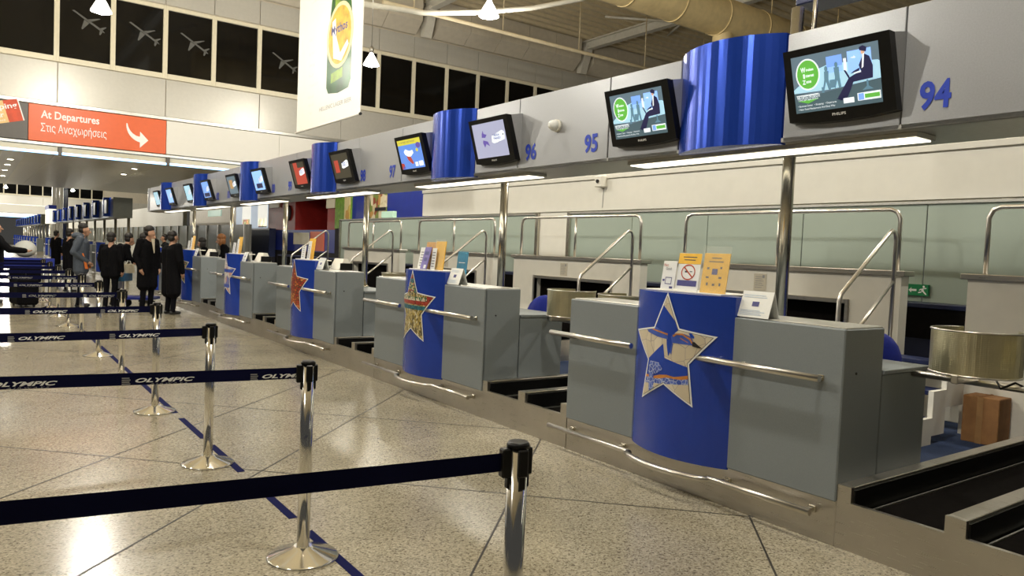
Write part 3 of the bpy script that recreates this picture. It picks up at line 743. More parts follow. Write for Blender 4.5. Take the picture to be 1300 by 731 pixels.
# monitors ---------------------------------------------------------------------
def em_(name, c, s=1.): return mat('screen_'+name, c, .3, emit=s)
MW, MH = .655, .418
MTILT = .125
MEX = Matrix.Rotation(-math.atan2(.125, .418), 4, 'Y')
def monitor_base(label, y, dy=0.):
    """wall wedge monitor; picture plane coordinates: u 0..1 rightwards in the photo (towards -Y), v 0..1 upwards"""
    t = thing('monitor', label, 'monitor', (FSX, y, 2.458))
    tilt = MTILT
    P = lambda u, v, d=0.: (-.045-tilt*v-d, -(u*MW), v*MH)
    h = MB()       # grey wedge housing
    q = [P(0, 0, -.035), P(1, 0, -.035), P(1, 1, -.03), P(0, 1, -.03)]; w = [(0, 0, .02), (0, -MW, .02), (0, -MW, MH+.03), (0, 0, MH+.03)]
    for i in range(4):
        j = (i+1) % 4; h.face([q[i], w[i], w[j], q[j]])
    part('housing', h, 'fascia', t)
    f = MB()       # black bezel, slightly bowed lower edge
    out = [(-.01, .02), (.25, -.02), (.5, -.03), (.75, -.02), (1.01, .02), (1.0, 1.0), (0., 1.)]; n = len(out)
    f.face([P(u, v, .02) for u, v in out]); f.face([P(u, v, -.04) for u, v in out][::-1])
    for i in range(n):
        j = (i+1) % n; f.face([P(*out[i], .02), P(*out[i], -.04), P(*out[j], -.04), P(*out[j], .02)])
    part('bezel', f, 'black', t)
    lettering('PHILIPS', 'ink', t, P(.43, .045, .0215), .016, .085, name='brand_lettering', extra=MEX, bold=.02)
    return t, P
def picture(t, P, layers):
    b = MB(); mats = []
    u0, u1, v0, v1 = .075, .90, .135, .90
    for lv, (m_, polys) in enumerate(layers):
        if m_ not in mats: mats.append(m_)
        for p in polys:
            q = [(min(max(u, 0), 1), min(max(v, 0), 1)) for u, v in p]
            a = sum(q[i-1][0]*q[i][1]-q[i][0]*q[i-1][1] for i in range(len(q)))
            if a < 0: q = q[::-1]
            b.face([P(u0+(u1-u0)*u, v0+(v1-v0)*v, .0215+.0004*lv) for u, v in q], mats.index(m_))
    s = part('screen', b, mats, t)
    return s, (lambda u, v, d=.030: P(u0+(u1-u0)*u, v0+(v1-v0)*v, d))
R4 = lambda a, b, c, d: [(a, c), (b, c), (b, d), (a, d)]
E_ = dict(grey=em_('slate', (.10, .15, .19), .9), pale=em_('pale', (.34, .56, .68), 1.), sky=em_('sky', (.17, .33, .72), 1.), sky2=em_('sky2', (.26, .46, .80), 1.), green=em_('green', (.10, .36, .05), 1.),
          white=em_('white', (.80, .86, .90), .8), navy=em_('navy', (.018, .018, .06), .8), dark=em_('dark', (.06, .10, .12), .9), shade=em_('shade', (.10, .20, .27), .9), lav=em_('lavender', (.36, .38, .54), .75),
          purple=em_('purple', (.10, .07, .30), 1.), yellow=em_('yellow', (.50, .46, .05), 1.), blue=em_('blue', (.10, .22, .62), 1.), red=em_('red', (.35, .05, .03), 1.), brown=em_('brown', (.05, .045, .03), .8), skin=em_('skin', (.5, .3, .2), 1.), tan=em_('ochre', (.40, .24, .10), .8))
M['eink'] = E_['white']
def ad_picture(t, P):
    L = [(E_['grey'], [R4(0, 1, 0, 1)]),
         (E_['pale'], [[(0, .36), (.0, .42), (.3, .72), (.45, .78), (.98, .7), (1, .68), (1, .40), (.45, .34)]]),
         (E_['dark'], [[(0, 0), (1, 0), (1, .40), (.32, .30), (0, .36)]]),
         (E_['sky'], [R4(.42, .60, .62, .90)]), (E_['sky2'], [R4(.66, .92, .56, .92), R4(.42, .60, .62, .72)]), (E_['white'], [R4(.615, .645, .60, .82)]),
         (E_['white'], [ell(.19, .66, .145, .275, 28)]), (E_['green'], [ell(.19, .66, .13, .25, 28)]),
         (E_['shade'], [ell(.41, .70, .02, .05, 10), [(.385, .66), (.44, .66), (.43, .52), (.45, .34), (.42, .34), (.40, .48), (.37, .34), (.355, .36), (.38, .52)], ell(.53, .74, .02, .05, 10), [(.50, .70), (.56, .70), (.56, .52), (.57, .34), (.54, .34), (.53, .48), (.50, .34), (.49, .36), (.505, .54)], R4(.44, .50, .36, .50), R4(.34, .37, .30, .40)]),
         (E_['navy'], [[(.84, .84), (.90, .78), (.93, .62), (.92, .42), (.70, .40), (.66, .48), (.72, .52), (.80, .56), (.78, .66)], [(.66, .48), (.72, .44), (.63, .16), (.55, .12), (.52, .18)], [(.54, .18), (.62, .20), (.60, .10), (.50, .16)], [(.72, .58), (.79, .62), (.78, .57), (.68, .54)], [(.61, .62), (.63, .62), (.67, .50), (.66, .46)]]),
         (E_['skin'], [ell(.835, .87, .022, .05, 12)]), (E_['navy'], [[(.80, .90), (.87, .86), (.88, .93), (.84, .97), (.80, .95)]]), (E_['white'], [[(.83, .83), (.85, .84), (.83, .62), (.81, .60)], [(.72, .55), (.80, .57), (.80, .54), (.72, .53)]]),
         (E_['shade'], [[(.80, .24), (.92, .24), (.87, .30), (.87, .40), (.85, .40), (.85, .30)]]),
         (E_['white'], [R4(.03, .30, .295, .31), R4(.58, .70, .06, .15), R4(.74, .99, .07, .20)]), (E_['sky'], [R4(.75, .81, .08, .19)]), (E_['green'], [R4(.82, .98, .10, .17), [(.04, .21), (.30, .22), (.17, .15)]]),
         (E_['white'], [[(.70, .80), (.75, .79), (.755, .80), (.74, .83), (.735, .81), (.72, .815)]])]
    s, Q = picture(t, P, L)
    for (tx, u, v, h, w) in (('W', .115, .70, .075, .06), ('I', .14, .595, .065, .02), ('Z', .125, .49, .065, .04), ('ireless', .18, .715, .04, .09), ('nternet', .17, .61, .04, .10), ('one', .17, .505, .035, .06)):
        lettering(tx, 'eink', s, Q(u, v), h*MH*.765*1.25, w*MW*.825, bold=.03, extra=MEX)
    lettering('NEA ΧΑΡΤΕΣ ΠΡΟΣΒΑΣΗΣ', 'eink', s, Q(.04, .245), .016, .15, bold=.02, extra=MEX)
    lettering('ΓΡΗΓΟΡΗ ΚΑΙ ΑΠΛΗ', 'eink', s, Q(.05, .205), .012, .13, extra=MEX)
    lettering('• Business Center   • Shopping   • Departures', 'eink', s, Q(.04, .09), .014, .25, extra=MEX)
    lettering('• New Food Restaurants And Easy Way', 'eink', s, Q(.04, .03), .014, .24, extra=MEX)
def tag_picture(bgm, shapes):
    def f(t, P):
        L = [(bgm, [R4(0, 1, 0, 1)])] + shapes + [(E_['white'], [[(.55, .42), (.62, .38), (.95, .46), (.97, .66), (.90, .72), (.57, .60)]]), (E_['navy'], [ell(.92, .60, .018, .025, 10)])]
        s, Q = picture(t, P, L)
        lettering('CHECK-IN', 'bluenum', s, Q(.62, .57), .022, .11, bold=.02, extra=MEX); lettering('CHANGE 9', 'bluenum', s, Q(.63, .48), .022, .12, bold=.02, extra=MEX)
    return f
def card_picture(t, P):
    L = [(E_['blue'], [R4(0, 1, 0, 1)]), (E_['yellow'], [R4(0, 1, .82, 1)]),
         (E_['white'], [[(.22, .60), (.30, .68), (.45, .60), (.60, .62), (.62, .52), (.50, .42), (.40, .40), (.25, .50)]]), (E_['red'], [[(.30, .44), (.48, .40), (.56, .18), (.50, .14), (.34, .30)], [(.0, .0), (.15, .05), (.12, .2), (.0, .22)]]),
         (E_['purple'], [ell(.88, .75, .1, .1, 10), R4(.05, .15, .02, .1)]), (E_['yellow'], [ell(.80, .60, .05, .06, 10)]), (E_['white'], [R4(.62, .74, .06, .20), R4(.78, .96, .06, .22)])]
    s, Q = picture(t, P, L)
    lettering('ΟΛΥΜΠΙΑΚΕΣ ΑΕΡΟΓΡΑΜΜΕΣ', 'inkg', s, Q(.10, .88), .02, .38, extra=MEX)
purple_shapes = [(E_['purple'], [[(.25, .60), (.36, .58), (.42, .66), (.33, .70), (.32, .80), (.27, .70)], [(.28, .52), (.42, .46), (.46, .32), (.36, .40), (.30, .30), (.26, .44)]])]
mons = [('flat black monitor showing the green wireless zone advert, left of number 94', 2.82, ad_picture),
        ('flat black monitor showing the green wireless zone advert, right of number 95', 4.415, ad_picture),
        ('flat black monitor with purple shapes on a pale grey screen, left of number 96', 6.40, tag_picture(E_['lav'], purple_shapes)),
        ('flat black monitor with yellow headline over a blue cartoon screen, right of number 97', 8.02, card_picture),
        ('flat black monitor with white tag on a dark brown screen, left of number 98', 10.02, tag_picture(E_['brown'], [(E_['red'], [R4(.12, .38, .25, .75)])])),
        ('flat black monitor with white tag on a red screen, right of number 99', 11.64, tag_picture(E_['red'], [(E_['brown'], [R4(0, .2, 0, 1), R4(.5, 1, .75, 1)])])),
        ('flat black monitor with pale blue screen, left of number 100', 13.64, tag_picture(E_['sky2'], [(E_['navy'], [R4(.2, .8, .1, .35)])])),
        ('flat black monitor with dark grey screen, right of number 101', 15.26, tag_picture(E_['grey'], [(E_['tan'], [R4(.2, .6, .3, .8)])])),
        ('flat black monitor with blue grey screen, left of number 102', 17.26, tag_picture(E_['sky'], [(E_['navy'], [R4(.1, .9, .05, .3)])])),
        ('flat black monitor with pale screen before the fifth blue drum', 18.88, tag_picture(E_['pale'], [])),
        ('flat black monitor with light blue screen beyond the fifth blue drum', 20.88, tag_picture(E_['sky2'], [])),
        ('flat black monitor at the far rounded end of the fascia', 22.5, tag_picture(E_['pale'], []))]
for lab, y, fn in mons:
    t, P = monitor_base(lab, y); fn(t, P)

# ------------------------------------------------------------------ things on the counters
def leaflet(name, label, cat, x, y, z, w, h, m_, lean=.15, th=.006, yaw=0.):
    t = thing(name, label, cat, (x, y, z), yaw)
    mt = Matrix.Rotation(lean, 4, 'Y')
    b = MB(); b.bbox(0, th, -w/2, w/2, 0, h, .0015); o = part('sheet', b, m_, t); o.matrix_local = mt
    return t, mt, o
def strip(t, mt, quads, mname, d=.0012):
    if len(quads) == 2:
        strip(t, mt, quads[1:], mname, d); quads = quads[:1]
    b = MB()
    for (u0, u1, v0, v1) in quads: b.face([(-d, -u0, v0), (-d, -u1, v0), (-d, -u1, v1), (-d, -u0, v1)])
    o = part('print', b, mname, t, kind='stuff' if len(quads) > 1 else None); o.matrix_local = mt
    return o
inkb = mat('dark_ink', (.05, .05, .07), .6, noise=.1, nscale=30); inkr = mat('red_ink', (.50, .06, .02), .6, noise=.1, nscale=30); inkv = mat('indigo_ink', (.06, .06, .22), .5, noise=.1, nscale=30)
M.update(inkb=inkb, inkr=inkr, inkv=inkv)
yb = Y0+AC; zt = 1.374
sx = CX+.02
t, mt, o = leaflet('notice_card', 'small white notice card with diagrams on the swan-neck star counter', 'card', sx, yb+.185, zt, .125, .205, 'card')
lettering('Not', 'inkr', t, (.021, .05, .165), .02, .04, extra=mt); lettering('Good', 'inkb', t, (.018, .03, .14), .018, .05, extra=mt)
strip(t, mt, [(.02, .05, .01, .025), (-.05, -.03, .06, .075), (-.02, .03, .085, .09), (-.02, .03, .04, .045), (-.025, -.02, .04, .09), (.03, .035, .04, .09)], 'inkv')
t, mt, o = leaflet('prohibited_items_card', 'white card with yellow heading and red struck circle, centre of the swan-neck star counter', 'card', sx+.01, yb+.02, zt, .20, .265, 'card')
strip(t, mt, [(-.1, .1, .19, .264)], 'yellow'); strip(t, mt, [(-.085, .085, .035, .075)], 'inkv')
b = MB()
cir = [(-.0016, .062*math.cos(2*math.pi*i/28), .132+.055*math.sin(2*math.pi*i/28)) for i in range(28)]
cir2 = [(-.0016, .054*math.cos(2*math.pi*i/28), .132+.047*math.sin(2*math.pi*i/28)) for i in range(28)]
for i in range(28): b.face([cir[i], cir[(i+1) % 28], cir2[(i+1) % 28], cir2[i]])
b.face([(-.0016, .046, .165), (-.0016, .040, .172), (-.0016, -.046, .099), (-.0016, -.040, .092)])
o = part('struck_circle', b, 'inkr', t); o.matrix_local = mt
strip(t, mt, [(-.03, -.01, .13, .142), (.012, .035, .135, .14), (-.05, .05, .215, .221), (-.06, .06, .235, .241)], 'inkb', .0014)
t, mt, o = leaflet('acrylic_leaflet_stand', 'clear acrylic stand holding a yellow leaflet on the swan-neck star counter', 'stand', sx+.02, yb-.20, zt, .215, .27, 'yellow')
b = MB(); b.bbox(-.012, -.008, -.118, .118, 0, .315, .001); o = part('clear_front', b, 'acrylic', t); o.matrix_local = mt
strip(t, mt, [(-.025, .02, .125, .165)], 'inkv'); strip(t, mt, [(-.07, -.05, .16, .175), (.04, .055, .165, .18), (-.07, -.045, .10, .112), (.035, .06, .10, .112), (-.06, -.045, .05, .07), (-.01, .01, .05, .065), (.045, .06, .05, .07), (-.06, .06, .21, .216), (-.04, .04, .235, .241)], 'greysign', .0014)
# leaflets on the mosaic star counter
yb = Y0+PITCH+AC
for (nm_, lab, dy, dx_, w, h, m_, lean, yw) in (('leaflet', 'white slim leaflet leaning on the mosaic star counter', .24, .045, .12, .24, 'card', .18, 0), ('leaflet', 'violet printed leaflet tilted on the mosaic star counter', .09, .0, .19, .25, 'violet', .25, -.15),
        ('acrylic_leaflet_stand', 'clear acrylic stand with amber leaflet on the mosaic star counter', -.13, .06, .21, .31, 'yellow', .12, 0), ('leaflet', 'tan leaflet at the back of the mosaic star counter', .10, .07, .2, .30, mat('tan_leaflet', (.62, .36, .14), .5, noise=.1, nscale=20), .12, 0),
        ('leaflet', 'narrow white text leaflet beside the amber leaflet', -.06, .03, .09, .235, 'card', .12, 0)):
    t, mt, o = leaflet(nm_, lab, 'leaflet', CX+.02+dx_, yb+dy, zt, w, h, m_, lean, .006, yw)
    if m_ == 'violet': strip(t, mt, [(.0, .07, .01, .05)], 'card'); strip(t, mt, [(-.06, .06, .16, .2), (-.04, .05, .09, .13)], 'inkv', .0014)
    elif nm_ == 'acrylic_leaflet_stand':
        b = MB(); b.bbox(-.012, -.008, -.11, .11, 0, .33, .001); o = part('clear_front', b, 'acrylic', t); o.matrix_local = mt
    elif m_ == 'card': strip(t, mt, [(-.03, .03, .03+.03*i, .042+.03*i) for i in range(6)], 'inkg')
t, mt, o = leaflet('folder', 'teal blue folder standing beside the blue panel of the mosaic star counter', 'folder', CX+.18, yb-.42, 1.244, .20, .34, 'teal', .1)
strip(t, mt, [(-.06, .06, .22, .226), (-.05, .07, .12, .126), (-.06, .06, .06, .066)], 'ink')
for k, nm_ in ((2, 'red star'), (3, 'pale star'), (4, 'people-side')):
    yb = Y0+PITCH*k+AC
    for (lab, dy, w, h, m_) in (('white text leaflet on the %s counter', -.10, .11, .27, 'card'), ('white picture leaflet on the %s counter', .12, .16, .2, 'card'), ('amber leaflet at the back of the %s counter', -.02, .24, .31, 'yellow')):
        t, mt, o = leaflet('leaflet', lab % nm_, 'leaflet', CX+(.08 if m_ == 'yellow' else .02), yb+dy, zt, w, h, m_, .12)
        if m_ == 'card': strip(t, mt, [(-.03, .03, .03+.03*i, .04+.03*i) for i in range(6)], 'inkv' if k == 3 else 'inkg')
names = ['swan-neck star', 'mosaic star', 'red star', 'pale star', 'people-side']
for k in range(5):
    y = Y0+PITCH*k+.635
    t = thing('tent_card', 'white folded notice card with small blue flag on the %s counter' % names[k], 'card', (CX+.075, y, 1.244))
    b = MB(); hw, h = .115, .165
    for s in (-1, 1):
        b.prism([(s*.055-.002, 0), (s*.055+.002, 0), (.002, h), (-.002, h)], 1, -hw, hw)
    part('folded_card', b, 'card', t)
    q = lambda u, v: (-.0575+.055*v/h-.0012, u, v)
    fl = MB(); fl.face([q(.025, .07), q(-.025, .07), q(-.025, .10), q(.025, .10)]); part('flag', fl, 'inkv', t)
    tx = MB()
    for v in [.015+.009*i for i in range(4)] + [.125, .137]:
        w = random.uniform(.07, .1); tx.face([q(.1, v), q(.1-2*w, v), q(.1-2*w, v+.0035), q(.1, v+.0035)])
    part('print', tx, [mat('faint_print', (.45, .55, .68), .6, noise=.1, nscale=40)], t)
# staff monitors on far desks
for k in (2, 3, 4):
    y = Y0+PITCH*k
    t = thing('desk_display', 'white backed staff display on the %s counter desk' % names[k], 'display', (CX+.30, y+.78, 1.244))
    b = MB(); b.prism([(0, 0), (.22, 0), (.14, .16), (.08, .16)], 1, -.17, .17); part('casing', b, 'white', t); part('foot', MB().bbox(.02, .2, -.2, -.17, 0, .1, .004), 'black', t)

# chairs (blue backs)
for k in range(3):
    y = Y0+PITCH*k+ (1.0 if k else .78)
    t = thing('office_chair', 'blue office chair behind the %s counter' % names[k], 'chair', (5.35, y, .05), -.4)
    part('seat', MB().sphere((0, 0, .5), (.24, .24, .06)), 'chair', t); part('backrest', MB().sphere((.05, -.26, .84), (.22, .07, .24)), 'chair', t)
    part('column', MB().tube([(0, 0, .06), (0, 0, .46)], .03, 10), 'black', t); part('back_bar', MB().tube([(.02, -.15, .48), (.04, -.26, .62), (.05, -.27, .8)], .02, 8), 'black', t)
    for j in range(5):
        a = 2*math.pi*j/5; part('leg', MB().tube([(0, 0, .09), (.28*math.cos(a), .28*math.sin(a), .04)], .022, 8), 'black', t)

# ------------------------------------------------------------------ staff side: carpet, bridges over the collector belt, back wall
fl2 = struct('floor_staff', MB().box(4.9, 8.8, -2, 26, 0, .06), 'carpet', 'dark blue carpet of the staff aisle behind the counters', 'floor')
BX = 7.6
opm = None
blk_names = ['nearest the exit sign side', 'in line with', 'x']
def make_block():
    t = thing('belt_bridge', '', 'platform', (BX, 0, 0))
    w, oh, od = 3.06, 1.20, .62          # origin at its low-Y end
    b = MB(); b.box(0, .14, .05, od, .06, 1.52); b.box(0, .14, w-od, w, .06, 1.52); b.box(0, .14, od, w-od, oh, 1.52)
    part('white_body', b, 'white', t)
    part('side_face', MB().bbox(-.004, .144, .038, .052, .06, 1.52, .003), 'wall', t)
    part('steel_edge', MB().bbox(-.03, .18, .0, w+.06, 1.52, 1.575, .006), 'steel', t)
    f = MB()
    f.bbox(-.02, .05, od-.04, od+.0, .06, oh+.05, .004); f.bbox(-.02, .05, w-od, w-od+.04, .06, oh+.05, .004); f.bbox(-.02, .05, od, w-od, oh, oh+.05, .004)
    part('opening_frame', f, 'steel', t)
    part('opening_shade_sheet', MB().box(.12, .14, od, w-od, .06, oh), 'rubber', t)  # black sheet added to stand in for the shade inside the opening
    r = .19
    rp = [(.06, .12, 1.57), (.06, .12, 2.10), (.06, .15, 2.17), (.06, .22, 2.20), (.06, w-.22, 2.20), (.06, w-.15, 2.17), (.06, w-.12, 2.10), (.06, w-.12, 1.57)]
    rl = part('guard_rail', MB().tube(rp, .022, 12), 'rail', t)
    part('rail_post', MB().tube([(.06, w/2, 1.57), (.06, w/2, 2.20)], .02, 10), 'rail', rl)
    n = part('notice', MB().bbox(-.006, .0, .0, .17, .0, .20, .001), [mat('notice_cream', (.60, .55, .44), .6, noise=.05, nscale=30)], t, (0, 1.62, 1.27))
    pr_ = MB()
    for i in range(6): pr_.face([(-.0075, .15, .16-.025*i), (-.0075, .03+.02*(i % 2), .16-.025*i), (-.0075, .03+.02*(i % 2), .166-.025*i), (-.0075, .15, .166-.025*i)])
    pr_.face([(-.0075, .05, .15), (-.0075, .02, .15), (-.0075, .02, .185), (-.0075, .05, .185)])
    part('print', pr_, 'inkg', n)
    return t
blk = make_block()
blkl = ['white belt bridge with steel edge beside the cardboard box and exit sign', 'white belt bridge with guard rail behind the swan-neck star counter', 'white belt bridge with guard rail and dark opening behind the mosaic star counter',
        'white belt bridge with guard rail behind the red star counter', 'white belt bridge with guard rail behind the pale star counter']
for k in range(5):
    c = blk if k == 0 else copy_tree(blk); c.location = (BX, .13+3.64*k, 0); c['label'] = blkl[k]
def make_stair():
    t = thing('stair', '', 'stair', (0, 0, 0))       # origin: Y of the gap's low end
    n = 3; x0, dx_, dz = 6.62, .235, .235
    for sy in (.03, .62):
        b = MB()
        for i in range(n): b.box(x0+dx_*i, x0+dx_*(i+1)+(.0 if i < n-1 else .1), sy, sy+.045, max(.06, dz*i-.10), .06+dz*(i+1))
        part('stringer', b, 'wall', t)
    for i in range(n): part('tread', MB().bbox(x0+dx_*i, x0+dx_*(i+1)+.02, .075, .62, .06+dz*(i+1)-.04, .06+dz*(i+1), .004), 'navyp', t)
    h = part('hand_rail', MB().tube([(6.46, .74, .06), (6.47, .74, 1.27), (6.50, .74, 1.34), (7.28, .74, 1.93), (7.34, .74, 1.965), (7.39, .74, 1.95), (7.42, .74, 1.88), (7.42, .74, .06)], .02, 12), 'rail', t)
    part('mid_rail', MB().tube([(6.47, .74, .74), (7.42, .74, 1.47)], .017, 10), 'rail', h)
    return t
stair = make_stair()
stl = ['white stepped stair with steel hand rail beside the green exit sign', 'stair with steel hand rail seen behind the perforated screens', 'stair with steel hand rail behind the mosaic star counter', 'stair with steel hand rail behind the red star counter', 'stair with steel hand rail behind the pale star counter']
for k in range(5):
    c = stair if k == 0 else copy_tree(stair); c.location = (0, 3.06+3.64*k, 0); c['label'] = stl[k]
o = thing('collector_belt', 'long navy and black collector belt housing behind the white belt bridges', 'conveyor', (0, 0, 0))
part('housing', MB().bbox(8.02, 8.36, -1, 24, .88, 1.20, .006), 'blackm', o); part('lid', MB().bbox(8.0, 8.38, -1, 24, 1.20, 1.25, .006), 'navyp', o); part('base_panel', MB().bbox(8.1, 8.36, -1, 24, .06, .6, .006), 'white', o)
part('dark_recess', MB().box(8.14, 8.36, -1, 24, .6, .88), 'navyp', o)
# back wall
WX = 8.42
wl = struct('wall_back', MB().box(WX, WX+.12, -2, 15.26, 2.36, 2.86), 'wall', 'plain warm white bulkhead wall above the green glass', 'wall')
part('cap', MB().bbox(WX-.03, WX+.16, -2, 15.26, 2.875, 2.945, .004), 'wall', wl)
part('recessed_joint', MB().box(WX+.02, WX+.1, -2, 15.26, 2.86, 2.875), 'wall', wl)
part('door_panel', MB().bbox(WX+.03, WX+.07, 10.06, 10.88, .06, 2.36, .004), 'wall', wl)
gw = thing('glass_partition', 'green grey glass partition under the white wall behind the swan-neck star counter', 'partition', (0, 0, 0))
gl = MB().bbox(WX+.02, WX+.035, .006, 1.494, .06, 2.31, .002).mesh('pane', ['gglass'])
for i in range(-1, 7): link('pane', gl, gw, (0, -.5+1.5*i, 0))
part('head_rail', MB().bbox(WX-.01, WX+.08, -2, 10.0, 2.31, 2.345, .004), 'alum', gw); part('end_post', MB().bbox(WX-.02, WX+.08, 9.98, 10.06, .06, 2.345, .004), 'steelv', gw)
gw = thing('glass_partition', 'green grey glass partition behind the mosaic and red star counters, topped by a thin rail', 'partition', (0, 0, 0))
for i in range(6): link('pane', gl, gw, (0, 10.95+1.5*i, 0))
part('head_rail', MB().bbox(WX-.01, WX+.08, 10.9, 20.0, 2.31, 2.345, .004), 'alum', gw); part('end_post', MB().bbox(WX-.02, WX+.08, 10.88, 10.96, .06, 2.345, .004), 'steelv', gw)
part('end_post', MB().bbox(WX-.02, WX+.08, 19.95, 20.03, .06, 2.345, .004), 'steelv', gw)
# dark greenish glazing above the wall
gz = struct('wall_upper_glazing', MB().box(WX+1.2, WX+1.3, -2, 17, 2.3, 4.2), mat('dim_green_glass', (.10, .115, .09), .15, noise=.1, nscale=1), 'dim green glazing behind the top of the white wall', 'wall')
for i in range(7): part('mullion', MB().bbox(WX+1.1, WX+1.2, 1.2+2.4*i, 1.3+2.4*i, 2.3, 4.2, .004), 'beam', gz)
t = thing('exit_sign', 'green emergency exit sign with white arrow and running figure on the glass', 'sign', (WX-.0, 4.22, 1.31))
part('plate', MB().bbox(-.012, .02, -.30, .0, 0, .125, .002), 'exitg', t)
b = MB(); P = lambda u, v: (-.0135, -u, v)
b.face([P(.01, .012), P(.07, .012), P(.07, .113), P(.01, .113)]); b.face([P(.09, .06), P(.12, .09), P(.12, .072), P(.175, .072), P(.175, .05), P(.12, .05), P(.12, .032)])
for c_ in ([(.215, .075), (.245, .085), (.255, .055), (.235, .045)], [(.235, .05), (.255, .055), (.285, .02), (.275, .012)], [(.235, .05), (.225, .035), (.195, .03), (.195, .042)], [(.24, .085), (.25, .075), (.28, .08), (.28, .09)], [(.2, .06), (.215, .08), (.225, .075), (.21, .055)]): b.face([P(*p) for p in c_])
b.face([P(u, v) for u, v in ell(.25, .102, .012, .012, 12)])
part('pictogram', b, 'ink', t)
t = thing('wall_camera', 'small white security box with cable on the white wall', 'camera', on(767, 231, 0, WX))
part('box', MB().bbox(-.14, .0, -.09, .09, -.09, .09, .01), 'white', t); part('cable', MB().tube([(-.005, 0, -.09), (-.005, .01, -.42)], .004, 6), 'inkg', t); part('lens', MB().tube([(-.14, 0, 0), (-.16, 0, 0)], .03, 12), 'black', t)
t = thing('cardboard_box', 'brown cardboard box on the blue carpet against the right hand belt bridge', 'box', (7.32, 2.745, .06), 0)
part('carton', MB().bbox(0, .25, 0, .30, 0, .42, .006), 'carton', t); part('flap', MB().bbox(-.004, .254, .15, .17, .418, .424, .001), 'carton', t); part('tape', MB().box(-.003, -.001, .13, .18, 0, .42), [mat('parcel_tape', (.33, .18, .07), .4, noise=.1, nscale=20)], t)
t = thing('telephone', 'black telephone handset lying on the swan-neck star counter desk', 'telephone', (4.62, 2.55, .982))
part('base', MB().bbox(-.1, .1, -.1, .1, 0, .05, .01), 'black', t); part('handset', MB().tube([(-.09, -.07, .07), (-.05, -.06, .1), (.05, .05, .11), (.09, .07, .08)], [.028, .016, .016, .028], 10), 'black', t); part('cord', MB().tube([(.09, .07, .07), (.16, .1, .12), (.2, .05, .03), (.24, .12, .01)], .006, 6), 'black', t)

# ------------------------------------------------------------------ queue stanchions
def make_stanchion():
    t = thing('stanchion', '', 'stanchion', (0, 0, 0))
    part('base', MB().lathe([(.178, 0), (.178, .008), (.17, .014), (.055, .052), (.045, .062)], 40), 'chrome', t)
    part('post', MB().tube([(0, 0, .05), (0, 0, .985)], .032, 24), 'chrome', t)
    h = part('head', MB().lathe([(.034, .998), (.036, .985), (.036, .995), (.030, 1.003)], 24), 'black', t)
    for i in range(4):
        a = math.pi/2*i
        b = MB(); b.bbox(.026, .058 if i == 2 else .045, -.016, .016, .90 if i != 2 else .895, .985, .004)
        b.bbox(.028, .038, -.01, .01, .86, .92, .002); o = part('clip', b, 'black', h); o.rotation_euler = (0, 0, a)
    return t
stn = make_stanchion()
ORD = ['first', 'second', 'third', 'fourth', 'fifth', 'sixth', 'seventh', 'eighth', 'ninth', 'tenth', 'eleventh']
sty = [1.83, 3.61] + [5.50+1.895*i for i in range(9)]
bang = [.16, .18, .0, -.03, 0, .02, 0, -.02, .02, 0, 0]
for k, y in enumerate(sty):
    c = stn if k == 0 else copy_tree(stn)
    c.location = (1.375, y, 0); c.rotation_euler = (0, 0, -bang[k])
    c['label'] = 'chrome queue stanchion, ' + ORD[k] + ' in the row counted from the plain navy belt'
    # belt
    L_ = 2.1; z0 = .942; hb = .028
    bt = thing('queue_belt', 'navy queue belt with white airline lettering on the ' + ORD[k] + ' stanchion of the row' if k else 'plain navy queue belt without visible lettering on the front stanchion', 'belt', (1.375, y, 0), 0)
    bt.rotation_euler = (0, 0, -bang[k])
    w = MB(); n = 12
    for i in range(n):
        x0, x1 = -.045-(L_-.09)*i/n, -.045-(L_-.09)*(i+1)/n
        s0, s1 = [-.006*4*(q_/n)*(1-q_/n) for q_ in (i, i+1)]
        for (dy, fl) in ((-.001, 0), (.001, 1)):
            q = [(x1, dy, z0-hb+s1), (x0, dy, z0-hb+s0), (x0, dy, z0+hb+s0), (x1, dy, z0+hb+s1)]; w.face(q if not fl else q[::-1])
    webbing = part('webbing', w, 'navy', bt)
    if k and k < 7:
        for x in [[0, -.22, -.58, -.40, -.33, -.33, -.33][k]-.555*q_ for q_ in range(4) if -.22-.555*q_ > -1.95]:
            lettering('OLYMPIC', 'inkg' if k > 3 else 'ink', bt, (x, -.0022, z0-.010-.012), .02, .25, ROT_NY, shear=.35, bold=.03)
            lettering('A I R W A Y S', 'inkg', bt, (x+.06, -.0022, z0-.020-.012), .006, .16, ROT_NY, shear=.3)
            lb = MB()
            for j in range(4): lb.face([(x-.055, -.0022, z0-.03+.009*j), (x-.02-.004*(j % 2), -.0022, z0-.03+.009*j), (x-.02-.004*(j % 2), -.0022, z0-.025+.009*j), (x-.055, -.0022, z0-.025+.009*j)])
            part('emblem', lb, 'inkg', bt)
    # the post that holds the other end of the belt
    c2 = copy_tree(stn); d = Vector((-math.cos(bang[k]), math.sin(bang[k]), 0))*L_
    c2.location = (1.375+d.x, y+d.y, 0); c2.rotation_euler = (0, 0, math.pi-bang[k]); c2['label'] = 'chrome stanchion holding the outer end of a queue belt'; c2['group'] = 'outer queue stanchions'
# blue floor tape
tp = MB().box(-.026, .026, 0, .80, 0, .0016).mesh('floor_tape', ['tape'])
for i in range(12):
    o = link('floor_tape', tp, None, (1.522, 3.13+1.03*i, 0)); tag(o, 'strip of dark blue tape stuck on the floor beside the stanchions', 'tape', 'floor tape dashes')

